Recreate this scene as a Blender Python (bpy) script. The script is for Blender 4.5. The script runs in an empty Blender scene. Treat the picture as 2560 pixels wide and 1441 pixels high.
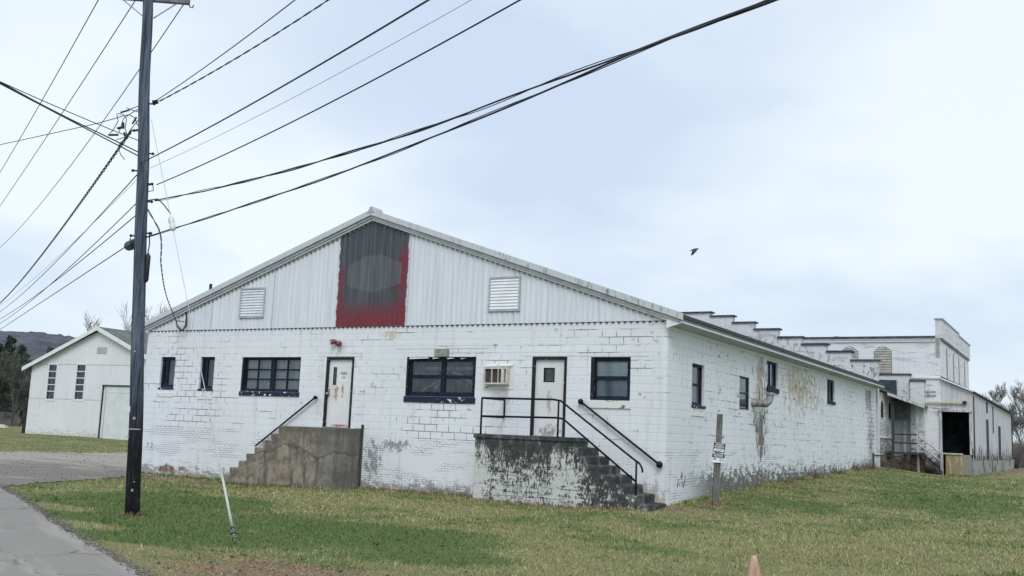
import bpy, math, random
import numpy as np
from mathutils import Vector, Matrix
R = math.radians
scene = bpy.context.scene
COL = scene.collection
random.seed(7)
RNG = np.random.default_rng(11)

# ------------------------------------------------------------------ camera
FPX, YAW, PITCH, ROLL = 2518.98, -0.5239416, 0.1410679, 0.0406195
CAM = np.array([9.115, -23.650, 0.3036])
_f = np.array([math.sin(YAW)*math.cos(PITCH), math.cos(YAW)*math.cos(PITCH), math.sin(PITCH)])
_r0 = np.array([math.cos(YAW), -math.sin(YAW), 0.0]); _u0 = np.cross(_r0, _f)
_r = math.cos(ROLL)*_r0 + math.sin(ROLL)*_u0
_u = -math.sin(ROLL)*_r0 + math.cos(ROLL)*_u0
cd = bpy.data.cameras.new('camera'); cam = bpy.data.objects.new('camera', cd); COL.objects.link(cam)
cd.sensor_width = 36; cd.lens = 36*FPX/2560; cd.clip_end = 6000; cd.clip_start = 0.1
cam.matrix_world = Matrix(((_r[0], _u[0], -_f[0], CAM[0]), (_r[1], _u[1], -_f[1], CAM[1]), (_r[2], _u[2], -_f[2], CAM[2]), (0, 0, 0, 1)))
scene.camera = cam
scene.view_settings.view_transform = 'Standard'; scene.view_settings.look = 'None'
scene.view_settings.exposure = 0.0; scene.view_settings.gamma = 1.0

def vray(u, v): return _f + _r*(u-1280)/FPX - _u*(v-720.5)/FPX
def at(u, v, d): return CAM + vray(u, v)*d                       # a surveyed point: pixel and distance
def on(u, v, n, d0):
    w = vray(u, v); n = np.array(n, float); return CAM + w*((d0 - n@CAM)/(n@w))

# ------------------------------------------------------------------ node helpers
def nd(nt, typ, ins=None, **props):
    n = nt.nodes.new(typ)
    for k, v in props.items(): setattr(n, k, v)
    for k, v in (ins or {}).items():
        s = n.inputs[k]
        if isinstance(v, bpy.types.NodeSocket): nt.links.new(v, s)
        else:
            if s.type == 'RGBA' and hasattr(v, '__len__') and len(v) == 3: v = (*v, 1)
            s.default_value = v
    return n
def mth(nt, op, a, b=0.0, c=0.0, clamp=False):
    return nd(nt, 'ShaderNodeMath', {0: a, 1: b, 2: c}, operation=op, use_clamp=clamp).outputs[0]
def mixc(nt, fac, a, b, mode='MIX'):
    return nd(nt, 'ShaderNodeMix', {0: fac, 6: a, 7: b}, data_type='RGBA', blend_type=mode).outputs[2]
def noise(nt, vec, scale, detail=4.0, rough=0.55):
    return nd(nt, 'ShaderNodeTexNoise', {'Vector': vec, 'Scale': scale, 'Detail': detail, 'Roughness': rough}).outputs[0]
def rmp(nt, v, lo, hi, a=0.0, b=1.0):
    return nd(nt, 'ShaderNodeMapRange', {0: v, 1: lo, 2: hi, 3: a, 4: b}, interpolation_type='SMOOTHSTEP').outputs[0]
def comb(nt, x, y, z=0.0): return nd(nt, 'ShaderNodeCombineXYZ', {0: x, 1: y, 2: z}).outputs[0]
def scl(nt, vec, s): return nd(nt, 'ShaderNodeVectorMath', {0: vec, 1: s}, operation='MULTIPLY').outputs[0]
def ell(nt, u, v, cu, cv, ru, rv):
    a = mth(nt, 'MULTIPLY', mth(nt, 'SUBTRACT', u, cu), 1/ru); b = mth(nt, 'MULTIPLY', mth(nt, 'SUBTRACT', v, cv), 1/rv)
    s = mth(nt, 'ADD', mth(nt, 'MULTIPLY', a, a), mth(nt, 'MULTIPLY', b, b))
    return mth(nt, 'SUBTRACT', 1.0, mth(nt, 'SQRT', s))          # 1 at the centre, 0 on the rim
def new_mat(name, rough=0.8, spec=0.3):
    m = bpy.data.materials.new(name); m.use_nodes = True; nt = m.node_tree
    b = nt.nodes['Principled BSDF']; b.inputs['Roughness'].default_value = rough
    b.inputs['Specular IOR Level'].default_value = spec
    pos = nt.nodes.new('ShaderNodeNewGeometry').outputs['Position']
    sp = nd(nt, 'ShaderNodeSeparateXYZ', {0: pos})
    return m, nt, b, pos, sp.outputs
def setc(nt, b, col): nt.links.new(col, b.inputs['Base Color'])
def bump(nt, b, h, strength=0.4, dist=0.01):
    nt.links.new(nd(nt, 'ShaderNodeBump', {'Height': h, 'Strength': strength, 'Distance': dist}).outputs[0], b.inputs['Normal'])
def simple(name, c1, c2, scale=6.0, rough=0.8, spec=0.3, stretch=(1, 1, 1), lo=.35, hi=.65, bstr=0.0, metal=0.0):
    m, nt, b, pos, s = new_mat(name, rough, spec)
    v = scl(nt, pos, stretch); n = noise(nt, v, scale, 5)
    setc(nt, b, mixc(nt, rmp(nt, n, lo, hi), c1, c2)); b.inputs['Metallic'].default_value = metal
    if bstr: bump(nt, b, n, bstr, 0.01)
    return m

# ------------------------------------------------------------------ sky and sun
world = bpy.data.worlds.new('World'); scene.world = world; world.use_nodes = True
wt = world.node_tree; wt.nodes.clear()
SUN_EL, SUN_AZ = R(48), R(150)            # azimuth clockwise from +y
sky = nd(wt, 'ShaderNodeTexSky', sky_type='NISHITA', sun_disc=False, sun_elevation=SUN_EL, sun_rotation=SUN_AZ)
gen = nd(wt, 'ShaderNodeTexCoord').outputs['Generated']
gs = nd(wt, 'ShaderNodeSeparateXYZ', {0: gen}).outputs
inv = mth(wt, 'DIVIDE', 1.0, mth(wt, 'ADD', mth(wt, 'MAXIMUM', gs[2], 0.0), 0.22))
pl = comb(wt, mth(wt, 'MULTIPLY', gs[0], inv), mth(wt, 'MULTIPLY', gs[1], inv), 0.0)
n1 = noise(wt, nd(wt, 'ShaderNodeVectorMath', {0: pl, 1: (3.1, 1.7, 0)}, operation='ADD').outputs[0], 1.15, 3.0, 0.45)
n2 = noise(wt, pl, 3.2, 3.0, 0.5)
cl = rmp(wt, mth(wt, 'ADD', mth(wt, 'MULTIPLY', n1, 0.72), mth(wt, 'MULTIPLY', n2, 0.28)), 0.32, 0.68)
def lobe(u, v, lo, hi):
    d = vray(u, v); d = d/np.linalg.norm(d)
    dp = nd(wt, 'ShaderNodeVectorMath', {0: gen, 1: tuple(map(float, d))}, operation='DOT_PRODUCT').outputs['Value']
    return rmp(wt, dp, math.cos(R(lo)), math.cos(R(hi)))
cl = mth(wt, 'ADD', cl, mth(wt, 'MULTIPLY', lobe(560, 260, 18, 2), .40))
cl = mth(wt, 'ADD', cl, mth(wt, 'MULTIPLY', lobe(2350, 60, 22, 3), .50))
cl = mth(wt, 'SUBTRACT', cl, mth(wt, 'MULTIPLY', lobe(1850, 540, 20, 1), .42))
cl = mth(wt, 'SUBTRACT', cl, mth(wt, 'MULTIPLY', lobe(980, 60, 8, 1), .3), clamp=True)
ccol = mixc(wt, cl, (6.7, 7.9, 9.7), (9.25, 10.2, 10.8))
lowb = rmp(wt, gs[2], 0.0, 0.17)
ccol = mixc(wt, lowb, (7.9, 9.0, 10.1), ccol)
zen = rmp(wt, gs[2], 0.42, 0.85, 1.0, 1.6)
ccol = scl(wt, ccol, comb(wt, zen, zen, zen))
final = mixc(wt, 0.92, sky.outputs[0], ccol)
bg = nd(wt, 'ShaderNodeBackground', {'Color': final, 'Strength': 0.1})
wt.links.new(bg.outputs[0], nd(wt, 'ShaderNodeOutputWorld').inputs[0])
sd = bpy.data.lights.new('sun', 'SUN'); sun = bpy.data.objects.new('sun', sd); COL.objects.link(sun)
sd.energy = 1.4; sd.angle = R(25); sd.color = (1.0, 0.96, 0.9)
_sv = Vector((math.sin(SUN_AZ)*math.cos(SUN_EL), math.cos(SUN_AZ)*math.cos(SUN_EL), math.sin(SUN_EL)))
sun.rotation_euler = _sv.to_track_quat('Z', 'Y').to_euler()

# ------------------------------------------------------------------ mesh helpers
class MB:
    def __init__(s): s.v = []; s.f = []
    def add(s, vs, fs):
        o = len(s.v); s.v += [tuple(map(float, p)) for p in vs]; s.f += [tuple(i+o for i in f) for f in fs]; return s
    def hexa(s, p):   # 8 points: bottom ring 0-3, top ring 4-7
        return s.add(p, [(0, 3, 2, 1), (4, 5, 6, 7), (0, 1, 5, 4), (1, 2, 6, 5), (2, 3, 7, 6), (3, 0, 4, 7)])
    def box(s, a, b, T=None):
        (x0, y0, z0), (x1, y1, z1) = a, b
        p = [(x0, y0, z0), (x1, y0, z0), (x1, y1, z0), (x0, y1, z0), (x0, y0, z1), (x1, y0, z1), (x1, y1, z1), (x0, y1, z1)]
        return s.hexa([T(*q) for q in p] if T else p)
    def quad(s, *p): return s.add(p, [tuple(range(len(p)))])
    def tube(s, pts, rad, n=6, cap=True):
        P = [np.array(p, float) for p in pts]
        if not hasattr(rad, '__len__'): rad = [rad]*len(P)
        vs = []; fs = []; prev = None
        for i, p in enumerate(P):
            t = P[min(i+1, len(P)-1)] - P[max(i-1, 0)]; t /= (np.linalg.norm(t)+1e-12)
            if prev is None:
                a = np.array([0, 0, 1.0]) if abs(t[2]) < .9 else np.array([1.0, 0, 0])
            else: a = prev
            x = a - t*(a@t); x /= (np.linalg.norm(x)+1e-12); y = np.cross(t, x); prev = x
            for k in range(n):
                q = 2*math.pi*k/n; vs.append(p + rad[i]*(math.cos(q)*x + math.sin(q)*y))
        for i in range(len(P)-1):
            for k in range(n):
                a = i*n+k; b = i*n+(k+1) % n; fs.append((a, b, b+n, a+n))
        if cap:
            fs.append(tuple(range(n))[::-1]); fs.append(tuple(range((len(P)-1)*n, len(P)*n)))
        return s.add(vs, fs)
    def ball(s, c, r, nu=10, nv=7, sc=(1, 1, 1)):
        vs = [(c[0], c[1], c[2]-r*sc[2])]
        for j in range(1, nv):
            a = -math.pi/2 + math.pi*j/nv
            for i in range(nu):
                q = 2*math.pi*i/nu
                vs.append((c[0]+r*sc[0]*math.cos(a)*math.cos(q), c[1]+r*sc[1]*math.cos(a)*math.sin(q), c[2]+r*sc[2]*math.sin(a)))
        vs.append((c[0], c[1], c[2]+r*sc[2])); fs = []
        for i in range(nu): fs.append((0, 1+(i+1) % nu, 1+i)); fs.append((len(vs)-1, len(vs)-1-nu+i, len(vs)-1-nu+(i+1) % nu))
        for j in range(nv-2):
            for i in range(nu):
                a = 1+j*nu+i; b = 1+j*nu+(i+1) % nu; fs.append((a, b, b+nu, a+nu))
        return s.add(vs, fs)
    def build(s, name, mat, parent=None, smooth=False, bevel=0.0):
        base = world_loc(parent) if parent is not None else np.zeros(3)
        me = bpy.data.meshes.new(name)
        me.from_pydata([(p[0]-base[0], p[1]-base[1], p[2]-base[2]) for p in s.v], [], s.f); me.update()
        o = bpy.data.objects.new(name, me); COL.objects.link(o)
        if mat: me.materials.append(mat)
        if smooth:
            for p in me.polygons: p.use_smooth = True
        if bevel:
            b = o.modifiers.new('bevel', 'BEVEL'); b.width = bevel; b.segments = 2; b.limit_method = 'ANGLE'
        if parent is not None: o.parent = parent
        return o
def world_loc(o):
    p = np.zeros(3)
    while o is not None: p += np.array(o.location); o = o.parent
    return p
def tag(o, label, cat, group=None, kind=None):
    if label: o['label'] = label
    if cat: o['category'] = cat
    if group: o['group'] = group
    if kind: o['kind'] = kind
    return o
def thing(name, label, cat, loc, group=None):
    o = bpy.data.objects.new(name, None); COL.objects.link(o); o.location = tuple(map(float, loc)); o.empty_display_size = .3
    return tag(o, label, cat, group)
def fast_mesh(name, verts, faces, mat, parent=None, attr=None):
    """faces: (n,k) int array"""
    base = world_loc(parent) if parent is not None else np.zeros(3)
    V = np.asarray(verts, np.float32) - base.astype(np.float32); F = np.asarray(faces, np.int32)
    me = bpy.data.meshes.new(name); n, k = F.shape
    me.vertices.add(len(V)); me.vertices.foreach_set('co', V.ravel())
    me.loops.add(n*k); me.loops.foreach_set('vertex_index', F.ravel())
    me.polygons.add(n); me.polygons.foreach_set('loop_start', np.arange(0, n*k, k, dtype=np.int32))
    me.polygons.foreach_set('loop_total', np.full(n, k, np.int32))
    if attr is not None:
        a = me.attributes.new('tint', 'FLOAT', 'POINT'); a.data.foreach_set('value', np.asarray(attr, np.float32))
    me.update(calc_edges=True); me.validate()
    me.materials.append(mat)
    o = bpy.data.objects.new(name, me); COL.objects.link(o)
    if parent is not None: o.parent = parent
    return o
def text_obj(name, s, size, mat, parent, M, width=None, align='CENTER', bold=0.0):
    cu = bpy.data.curves.new(name, 'FONT'); cu.body = s; cu.size = size; cu.align_x = align; cu.extrude = 0.0006; cu.offset = bold
    cu.resolution_u = 3
    tmp = bpy.data.objects.new(name, cu); COL.objects.link(tmp)
    dg = bpy.context.evaluated_depsgraph_get(); dg.update()
    me = bpy.data.meshes.new_from_object(tmp.evaluated_get(dg)); me.name = name
    bpy.data.objects.remove(tmp); bpy.data.curves.remove(cu)
    if width:
        xs = [v.co.x for v in me.vertices]; k = width/(max(xs)-min(xs)+1e-9)
        for v in me.vertices: v.co.x *= k
    me.transform(M); base = world_loc(parent); me.transform(Matrix.Translation(-Vector(base)))
    me.materials.clear(); me.materials.append(mat)
    o = bpy.data.objects.new(name, me); COL.objects.link(o); o.parent = parent
    return o

# ------------------------------------------------------------------ the lie of the land
def sst(x, a, b):
    t = np.clip((np.asarray(x, float)-a)/(b-a), 0, 1); return t*t*(3-2*t)
def g(x, y):
    x = np.asarray(x, float); y = np.asarray(y, float)
    B = np.interp(y, [-6, -2, 0, 8, 28, 60], [0, .05, .09, .33, .47, .50])
    bank = np.interp(y, [-1, 0, 8, 28, 34, 40], [0, .04, .10, .34, .12, 0])*np.exp(-(np.maximum(x, 0)/1.7)**2)
    z = -1.5 + sst(x, -3.2, 0.2)*(B+bank)
    z = z - .1*sst(-x, 8, 15)*sst(y, -9, -3) + .28*sst(-x, 35, 58)
    z = z + .50*np.exp(-(((x-6.4)/2.0)**2+((y-38.5)/4.5)**2))
    z = z + .05*np.sin(x*.55+1.3)*np.sin(y*.43)*np.exp(-((x-4)/18)**2)*sst(np.abs(x), .8, 3)*sst(-y, -3, 3)*sst(-y+0*x, .3, 2)
    return z

# ------------------------------------------------------------------ materials: ground
def ground_colour(nt, sp):
    """world-space patches shared by soil and blades: returns straw amount, dirt amount with painted contact shade, vector"""
    x, y = sp[0], sp[1]; v = comb(nt, x, y, 0.0)
    n = noise(nt, v, 0.45, 4, .6); nf = noise(nt, v, 2.1, 6, .72)
    st = mth(nt, 'ADD', mth(nt, 'MULTIPLY', n, .55), mth(nt, 'MULTIPLY', nf, .45))
    spots = [(-4.8, -4.2, 4.5, 1.6, .20), (-8.5, -3.6, 3.5, 1.2, .16), (-.6, -.6, 2.4, 1.4, .22), (6.5, -5.5, 5.5, 4.5, .05), (3.5, -10.5, 4.5, 2.5, .06), (2.0, -6.0, 5, 2, .02),
             (-5.6, -11.4, 7.5, 3.6, -.17), (-2.0, -9.8, 4.5, 2.0, -.14), (-8.5, -7.6, 4, 2.0, -.14), (5.8, 9.0, 4.0, 7.0, -.10), (8.4, -7.6, 1.6, 1.4, -.14), (3.5, 20, 4, 8, -.05), (2.2, 3, 2, 3, -.06), (7, 40, 5, 7, .5), (1.3, -11.5, 1.5, 1.0, -.1)]
    for cx, cy in ((-8.4, -10.75), (-5.6, -12.3), (-2.6, -13.9), (-.6, -14.9)):
        st = mth(nt, 'ADD', st, mth(nt, 'MULTIPLY', rmp(nt, ell(nt, x, y, cx, cy, 1.5, .5), 0.0, .5), .3))
    for cx, cy, rx, ry, a in spots:
        st = mth(nt, 'ADD', st, mth(nt, 'MULTIPLY', rmp(nt, ell(nt, x, y, cx, cy, rx, ry), 0.0, 0.55), a))
    straw = rmp(nt, st, .345, .60)
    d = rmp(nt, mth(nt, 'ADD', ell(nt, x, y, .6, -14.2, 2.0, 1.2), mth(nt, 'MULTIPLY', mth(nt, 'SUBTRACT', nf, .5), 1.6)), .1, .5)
    for cx, cy, rx, ry in [(.75, 1.2, .75, .5), (.2, -.5, .9, .35), (-3.0, -10.9, .22, .22), (-16, -1.2, 3.2, .8), (6.4, 38.5, 3.0, 5.5), (-6.9, -.12, 2.6, .22), (-2.4, -1.35, 2.8, .2), (-11.4, -1.33, 2.6, .16), (-6.3, -10.6, .3, .3)]:  # wall, step and pole base strips paint contact shade into the dirt
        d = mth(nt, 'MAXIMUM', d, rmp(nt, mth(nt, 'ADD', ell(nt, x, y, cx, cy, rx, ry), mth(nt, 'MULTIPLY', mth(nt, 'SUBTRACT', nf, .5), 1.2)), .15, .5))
    return straw, d, nf, v
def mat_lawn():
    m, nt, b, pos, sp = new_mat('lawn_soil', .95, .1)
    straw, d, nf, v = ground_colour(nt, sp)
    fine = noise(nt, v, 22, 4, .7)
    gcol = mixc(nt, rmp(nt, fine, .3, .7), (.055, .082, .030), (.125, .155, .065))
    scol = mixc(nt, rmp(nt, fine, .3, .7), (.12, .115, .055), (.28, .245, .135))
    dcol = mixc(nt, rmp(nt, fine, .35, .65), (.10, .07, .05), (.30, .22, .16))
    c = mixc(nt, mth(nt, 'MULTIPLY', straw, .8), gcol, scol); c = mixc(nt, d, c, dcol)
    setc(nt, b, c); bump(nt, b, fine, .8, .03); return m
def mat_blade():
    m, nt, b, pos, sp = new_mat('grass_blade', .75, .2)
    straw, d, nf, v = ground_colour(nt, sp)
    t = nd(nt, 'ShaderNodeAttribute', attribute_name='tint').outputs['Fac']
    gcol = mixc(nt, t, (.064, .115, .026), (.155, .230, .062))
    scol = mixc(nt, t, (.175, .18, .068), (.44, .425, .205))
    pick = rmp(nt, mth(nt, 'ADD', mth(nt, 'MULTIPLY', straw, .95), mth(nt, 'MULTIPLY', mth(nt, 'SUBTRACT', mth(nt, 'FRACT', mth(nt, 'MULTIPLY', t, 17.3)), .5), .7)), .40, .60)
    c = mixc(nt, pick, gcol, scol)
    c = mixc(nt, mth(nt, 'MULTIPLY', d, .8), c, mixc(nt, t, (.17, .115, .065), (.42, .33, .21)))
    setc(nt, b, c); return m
def mat_asphalt():
    m, nt, b, pos, sp = new_mat('asphalt', .9, .25)
    v = comb(nt, sp[0], sp[1], 0.0); fine = noise(nt, v, 60, 3, .7); big = noise(nt, v, .8, 4)
    al = noise(nt, comb(nt, mth(nt, 'ADD', mth(nt, 'MULTIPLY', sp[0], .47), mth(nt, 'MULTIPLY', sp[1], .88)), mth(nt, 'MULTIPLY', mth(nt, 'SUBTRACT', mth(nt, 'MULTIPLY', sp[0], .88), mth(nt, 'MULTIPLY', sp[1], .47)), .12)), 2.2, 4)
    c = mixc(nt, rmp(nt, fine, .3, .7), (.165, .150, .135), (.255, .235, .215))
    c = mixc(nt, mth(nt, 'MULTIPLY', rmp(nt, al, .5, .68), .55), c, (.33, .305, .275))
    c = mixc(nt, mth(nt, 'MULTIPLY', rmp(nt, big, .52, .7), .35), c, (.135, .122, .112))
    vo = nd(nt, 'ShaderNodeTexVoronoi', {'Vector': nd(nt, 'ShaderNodeVectorMath', {0: v, 1: nd(nt, 'ShaderNodeVectorMath', {0: nd(nt, 'ShaderNodeTexNoise', {'Vector': v, 'Scale': 1.6, 'Detail': 4}).outputs['Color'], 1: (.5, .5, 0)}, operation='MULTIPLY').outputs[0]}, operation='ADD').outputs[0], 'Scale': .55}, feature='DISTANCE_TO_EDGE').outputs['Distance']
    c = mixc(nt, mth(nt, 'MULTIPLY', rmp(nt, vo, .022, .006), mth(nt, 'MULTIPLY', rmp(nt, big, .40, .55), .6)), c, (.06, .055, .05))
    grit = noise(nt, v, 130, 2, .6); c = mixc(nt, mth(nt, 'MULTIPLY', rmp(nt, grit, .58, .68), .5), c, (.40, .38, .35))
    spk = noise(nt, v, 9, 2, .3); c = mixc(nt, rmp(nt, spk, .76, .80), c, (.03, .028, .028))
    setc(nt, b, c); bump(nt, b, fine, .5, .006); return m
def mat_drive():
    m, nt, b, pos, sp = new_mat('worn_gravel', .95, .15)
    v = comb(nt, sp[0], sp[1], 0.0); fine = noise(nt, v, 18, 5, .75); big = noise(nt, scl(nt, v, (.35, 1, 1)), .55, 5, .65)
    edge = noise(nt, scl(nt, v, (.4, 1.3, 1)), 1.1, 4, .7)
    c = mixc(nt, rmp(nt, fine, .3, .7), (.21, .19, .165), (.35, .32, .28))
    near = rmp(nt, sp[1], 3.0, -2.0)
    c = mixc(nt, mth(nt, 'MULTIPLY', rmp(nt, mth(nt, 'ADD', big, mth(nt, 'MULTIPLY', near, .17)), .50, .66), .8), c, mixc(nt, rmp(nt, fine, .4, .6), (.085, .078, .072), (.20, .18, .165)))
    c = mixc(nt, rmp(nt, edge, .68, .76), c, (.09, .11, .05))
    setc(nt, b, c); bump(nt, b, fine, .8, .02); return m
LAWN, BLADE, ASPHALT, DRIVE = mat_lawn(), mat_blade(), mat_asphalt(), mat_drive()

# ------------------------------------------------------------------ materials: walls and fittings
def mat_wall(name, block=(.4, .2), brick_below=0.0, base=(.74, .755, .78), stains=(), chips=.0, grime=None, line=.16, crackreg=(), drip=.25, chipcol=(.16, .15, .14), chipreg=()):
    m, nt, b, pos, sp = new_mat(name, .75, .25)
    u = mth(nt, 'ADD', sp[0], sp[1]); v = sp[2]; uv = comb(nt, u, v, 0.0)
    def brk(w, h, ms):
        return nd(nt, 'ShaderNodeTexBrick', {'Vector': uv, 'Scale': 1.0, 'Mortar Size': ms, 'Mortar Smooth': .4, 'Brick Width': w, 'Row Height': h, 'Bias': 0.0, 'Color1': (0, 0, 0, 1), 'Color2': (1, 1, 1, 1), 'Mortar': (.5, .5, .5, 1)})
    up = brk(block[0], block[1], .014); lo = brk(.205, .0667, .007)
    low = mth(nt, 'LESS_THAN', v, brick_below)
    fac = mth(nt, 'ADD', mth(nt, 'MULTIPLY', up.outputs['Fac'], mth(nt, 'SUBTRACT', 1.0, low)), mth(nt, 'MULTIPLY', lo.outputs['Fac'], low))
    n_crk = noise(nt, scl(nt, uv, (.5, 2.6, 1)), 1.3, 5, .65)
    crk = n_crk
    for cu, cv, ru, rv, a in crackreg:
        crk = mth(nt, 'ADD', crk, mth(nt, 'MULTIPLY', rmp(nt, ell(nt, u, v, cu, cv, ru, rv), 0.0, .6), a))
    crk = mth(nt, 'ADD', crk, mth(nt, 'MULTIPLY', low, .02))
    lm = mth(nt, 'ADD', line, mth(nt, 'MULTIPLY', rmp(nt, crk, .54, .64), .72), clamp=True)
    big = noise(nt, uv, .35, 4, .6); drp = noise(nt, scl(nt, uv, (3.0, .22, 1)), 1.6, 4, .6); fine = noise(nt, uv, 14, 4, .6)
    c = mixc(nt, rmp(nt, big, .35, .65), tuple(k*.94 for k in base), base)
    # each unit takes the paint a little differently
    c = mixc(nt, mth(nt, 'MULTIPLY', up.outputs['Color'], .05), c, (.45, .47, .50))
    c = mixc(nt, mth(nt, 'MULTIPLY', rmp(nt, drp, .52, .72), drip), c, (.50, .50, .48))
    c = mixc(nt, mth(nt, 'MULTIPLY', fac, lm), c, (.05, .06, .075))
    if chips or chipreg:
        cn = noise(nt, scl(nt, uv, (1.6, 1, 1)), 4.2, 5, .62)
        for cu, cv, ru, rv, a in chipreg:
            cn = mth(nt, 'ADD', cn, mth(nt, 'MULTIPLY', rmp(nt, ell(nt, u, v, cu, cv, ru, rv), 0.0, .6), a))
        th = .715 - chips*.15
        c = mixc(nt, rmp(nt, cn, th-.02, th), c, (.80, .80, .80))
        c = mixc(nt, rmp(nt, cn, th+.012, th+.03), c, mixc(nt, rmp(nt, fine, .35, .65), chipcol, tuple(k*1.9 for k in chipcol)))
    for cu, cv, ru, rv, col, amt, sc_, thr in stains:
        sn = noise(nt, scl(nt, uv, (1.0, .55, 1)), sc_, 6, .7)
        k = mth(nt, 'ADD', mth(nt, 'MULTIPLY', ell(nt, u, v, cu, cv, ru, rv), .8), mth(nt, 'MULTIPLY', mth(nt, 'SUBTRACT', sn, .5), 3.2))
        k = mth(nt, 'MULTIPLY', rmp(nt, k, thr-.1, thr+.22), rmp(nt, ell(nt, u, v, cu, cv, ru, rv), -.25, .15))
        c = mixc(nt, mth(nt, 'MULTIPLY', k, amt), c, col)
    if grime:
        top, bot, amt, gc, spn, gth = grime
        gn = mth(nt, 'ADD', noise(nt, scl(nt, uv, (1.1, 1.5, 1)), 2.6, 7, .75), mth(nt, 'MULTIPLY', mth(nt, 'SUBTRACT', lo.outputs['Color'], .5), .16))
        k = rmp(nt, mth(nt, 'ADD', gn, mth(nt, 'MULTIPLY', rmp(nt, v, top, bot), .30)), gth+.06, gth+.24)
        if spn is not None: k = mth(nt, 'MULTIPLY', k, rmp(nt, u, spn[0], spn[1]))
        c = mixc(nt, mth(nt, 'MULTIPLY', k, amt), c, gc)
    setc(nt, b, c)
    h = mth(nt, 'SUBTRACT', mth(nt, 'MULTIPLY', fine, .25), fac)
    bump(nt, b, h, .5, .006)
    return m
BEIGE = (.52, .42, .28); MOLD = (.11, .105, .09); DARK = (.07, .07, .07)
FRONT_WALL = mat_wall('painted_block_front', line=.05, chips=.14, drip=.42, base=(.775, .795, .825),
    crackreg=[(-16.6, 1.0, 2.4, 2.6, .12), (-6.6, .4, 1.9, .9, .12), (-5.0, 2.3, 1.4, .9, .05), (-1.2, 2.6, 1.2, .7, .10), (-9.0, 1.0, 1.2, 1.0, .04), (-9.0, -.8, .55, .9, .20), (-6.5, -1.2, 2.0, .4, .08), (-1.0, -.8, 1.2, .7, .05)],
    chipreg=[(-9.0, -.75, .42, .75, .10), (-8.3, -.2, .7, .22, .13), (-6.6, -.35, 1.1, .3, .06), (-.6, 2.7, .6, .5, .05), (-16.5, -1.3, 1.2, .18, .10)],
    stains=[(-8.6, 2.93, .6, .22, BEIGE, .6, 5, .42), (-11.0, .8, .5, .6, (.56, .5, .4), .35, 3, .5), (-17.3, -1.40, 1.1, .24, (.20, .03, .02), .95, 5, .42), (-4.8, 1.25, .6, .35, (.4, .36, .34), .5, 4, .4), (-6.7, -1.42, 2.3, .32, MOLD, .7, 6, .45), (-8.95, -.7, .5, .9, (.16, .17, .18), .7, 7, .42), (-8.25, -.22, .8, .24, (.20, .21, .22), .8, 6, .35), (-.3, -1.1, .6, .6, (.40, .36, .27), .7, 5, .4)],
    grime=(-.95, -1.6, .75, (.20, .18, .15), None, .55))
SIDE_WALL = mat_wall('painted_block_side', line=.085, chips=.36, drip=.45, base=(.765, .785, .805),
    crackreg=[(26.6, 1.0, 1.3, 2.4, .26), (6.5, 1.6, 1.5, 1.2, .06), (4.0, -.9, 6, .6, .06), (9.5, .6, 2, 1.5, .05)],
    chipreg=[(13.6, 2.3, 4.2, 1.2, .12), (11, .9, 4.5, 1.2, .05), (1.1, -.75, .5, .35, .16), (8.4, .5, .9, 1.3, .08), (26.5, .4, 1.1, 1.9, .10)],
    stains=[(8.15, 2.3, 1.0, 1.1, (.34, .29, .2), .8, 3.5, .35), (8.2, .5, 1.1, 2.1, (.10, .085, .06), .85, 3.2, .45), (12.6, 2.3, 2.6, 1.3, (.52, .45, .33), .85, 2.6, .35), (15, 2.0, 3.2, 1.1, (.47, .43, .35), .7, 3, .5), (13.2, 2.2, 3.6, 1.4, (.15, .14, .12), .75, 6, .78), (10.5, 1.0, 4.5, 1.2, (.16, .15, .14), .7, 6, .98), (26.6, .6, 1.3, 2.6, (.13, .115, .09), .75, 4, .5)],
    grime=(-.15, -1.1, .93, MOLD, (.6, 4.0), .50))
OLD_BRICK = mat_wall('old_painted_brick', block=(.205, .0667), brick_below=-5, line=.22, chips=.42, drip=.4, base=(.75, .765, .785), crackreg=[(30, .4, 2.2, 2.2, .16)], chipreg=[(30.5, .2, 1.6, 2.4, .10)], grime=(1.6, -1.0, .92, (.13, .12, .095), None, .49))
GABLE_BRICK = mat_wall('stepped_gable_brick', block=(.205, .0667), brick_below=-5, line=.22, chips=.36, drip=.5, base=(.76, .775, .80), chipreg=[(22, 4.7, 5, 1.2, .07), (27, 4.1, 2, .8, .10)], stains=[(22, 5.2, 7, 1.3, (.33, .34, .34), .8, 4, .62), (24, 4.2, 5, 1.0, (.30, .31, .31), .8, 4, .55), (28.2, 3.9, 1.4, .8, (.10, .10, .10), .75, 8, .65)])
MILL_BRICK = mat_wall('mill_painted_brick', block=(.205, .0667), brick_below=-5, line=.11, chips=.12, drip=.3, base=(.79, .80, .83), grime=(1.4, -1.0, .7, (.24, .22, .18), None, .58))
BARN_WALL = mat_wall('barn_panel', block=(30, 30), brick_below=-50, line=0, drip=.35, base=(.745, .757, .775), grime=(-.6, -1.5, .55, (.40, .38, .28), None, .52))
WHITE = simple('white_paint', (.70, .71, .73), (.78, .79, .81), 5, .6, .35)
TRIM_GREY = simple('grey_trim', (.36, .38, .41), (.47, .49, .52), 3, .6, .3, (1, 1, 4))
DARKTRIM = simple('dark_shadow_trim', (.20, .21, .23), (.27, .28, .30), 3, .7, .3)
NAVY = simple('navy_frame_paint', (.006, .010, .026), (.014, .020, .042), 9, .65, .2)
BLACK = simple('black_paint', (.006, .006, .008), (.016, .016, .02), 12, .6, .2)
BLACKM = simple('black_rubber', (.012, .013, .018), (.022, .024, .032), 12, .55, .4)
GREYM = simple('galvanised_metal', (.28, .29, .30), (.42, .43, .44), 8, .45, .5, metal=.4)
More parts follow.
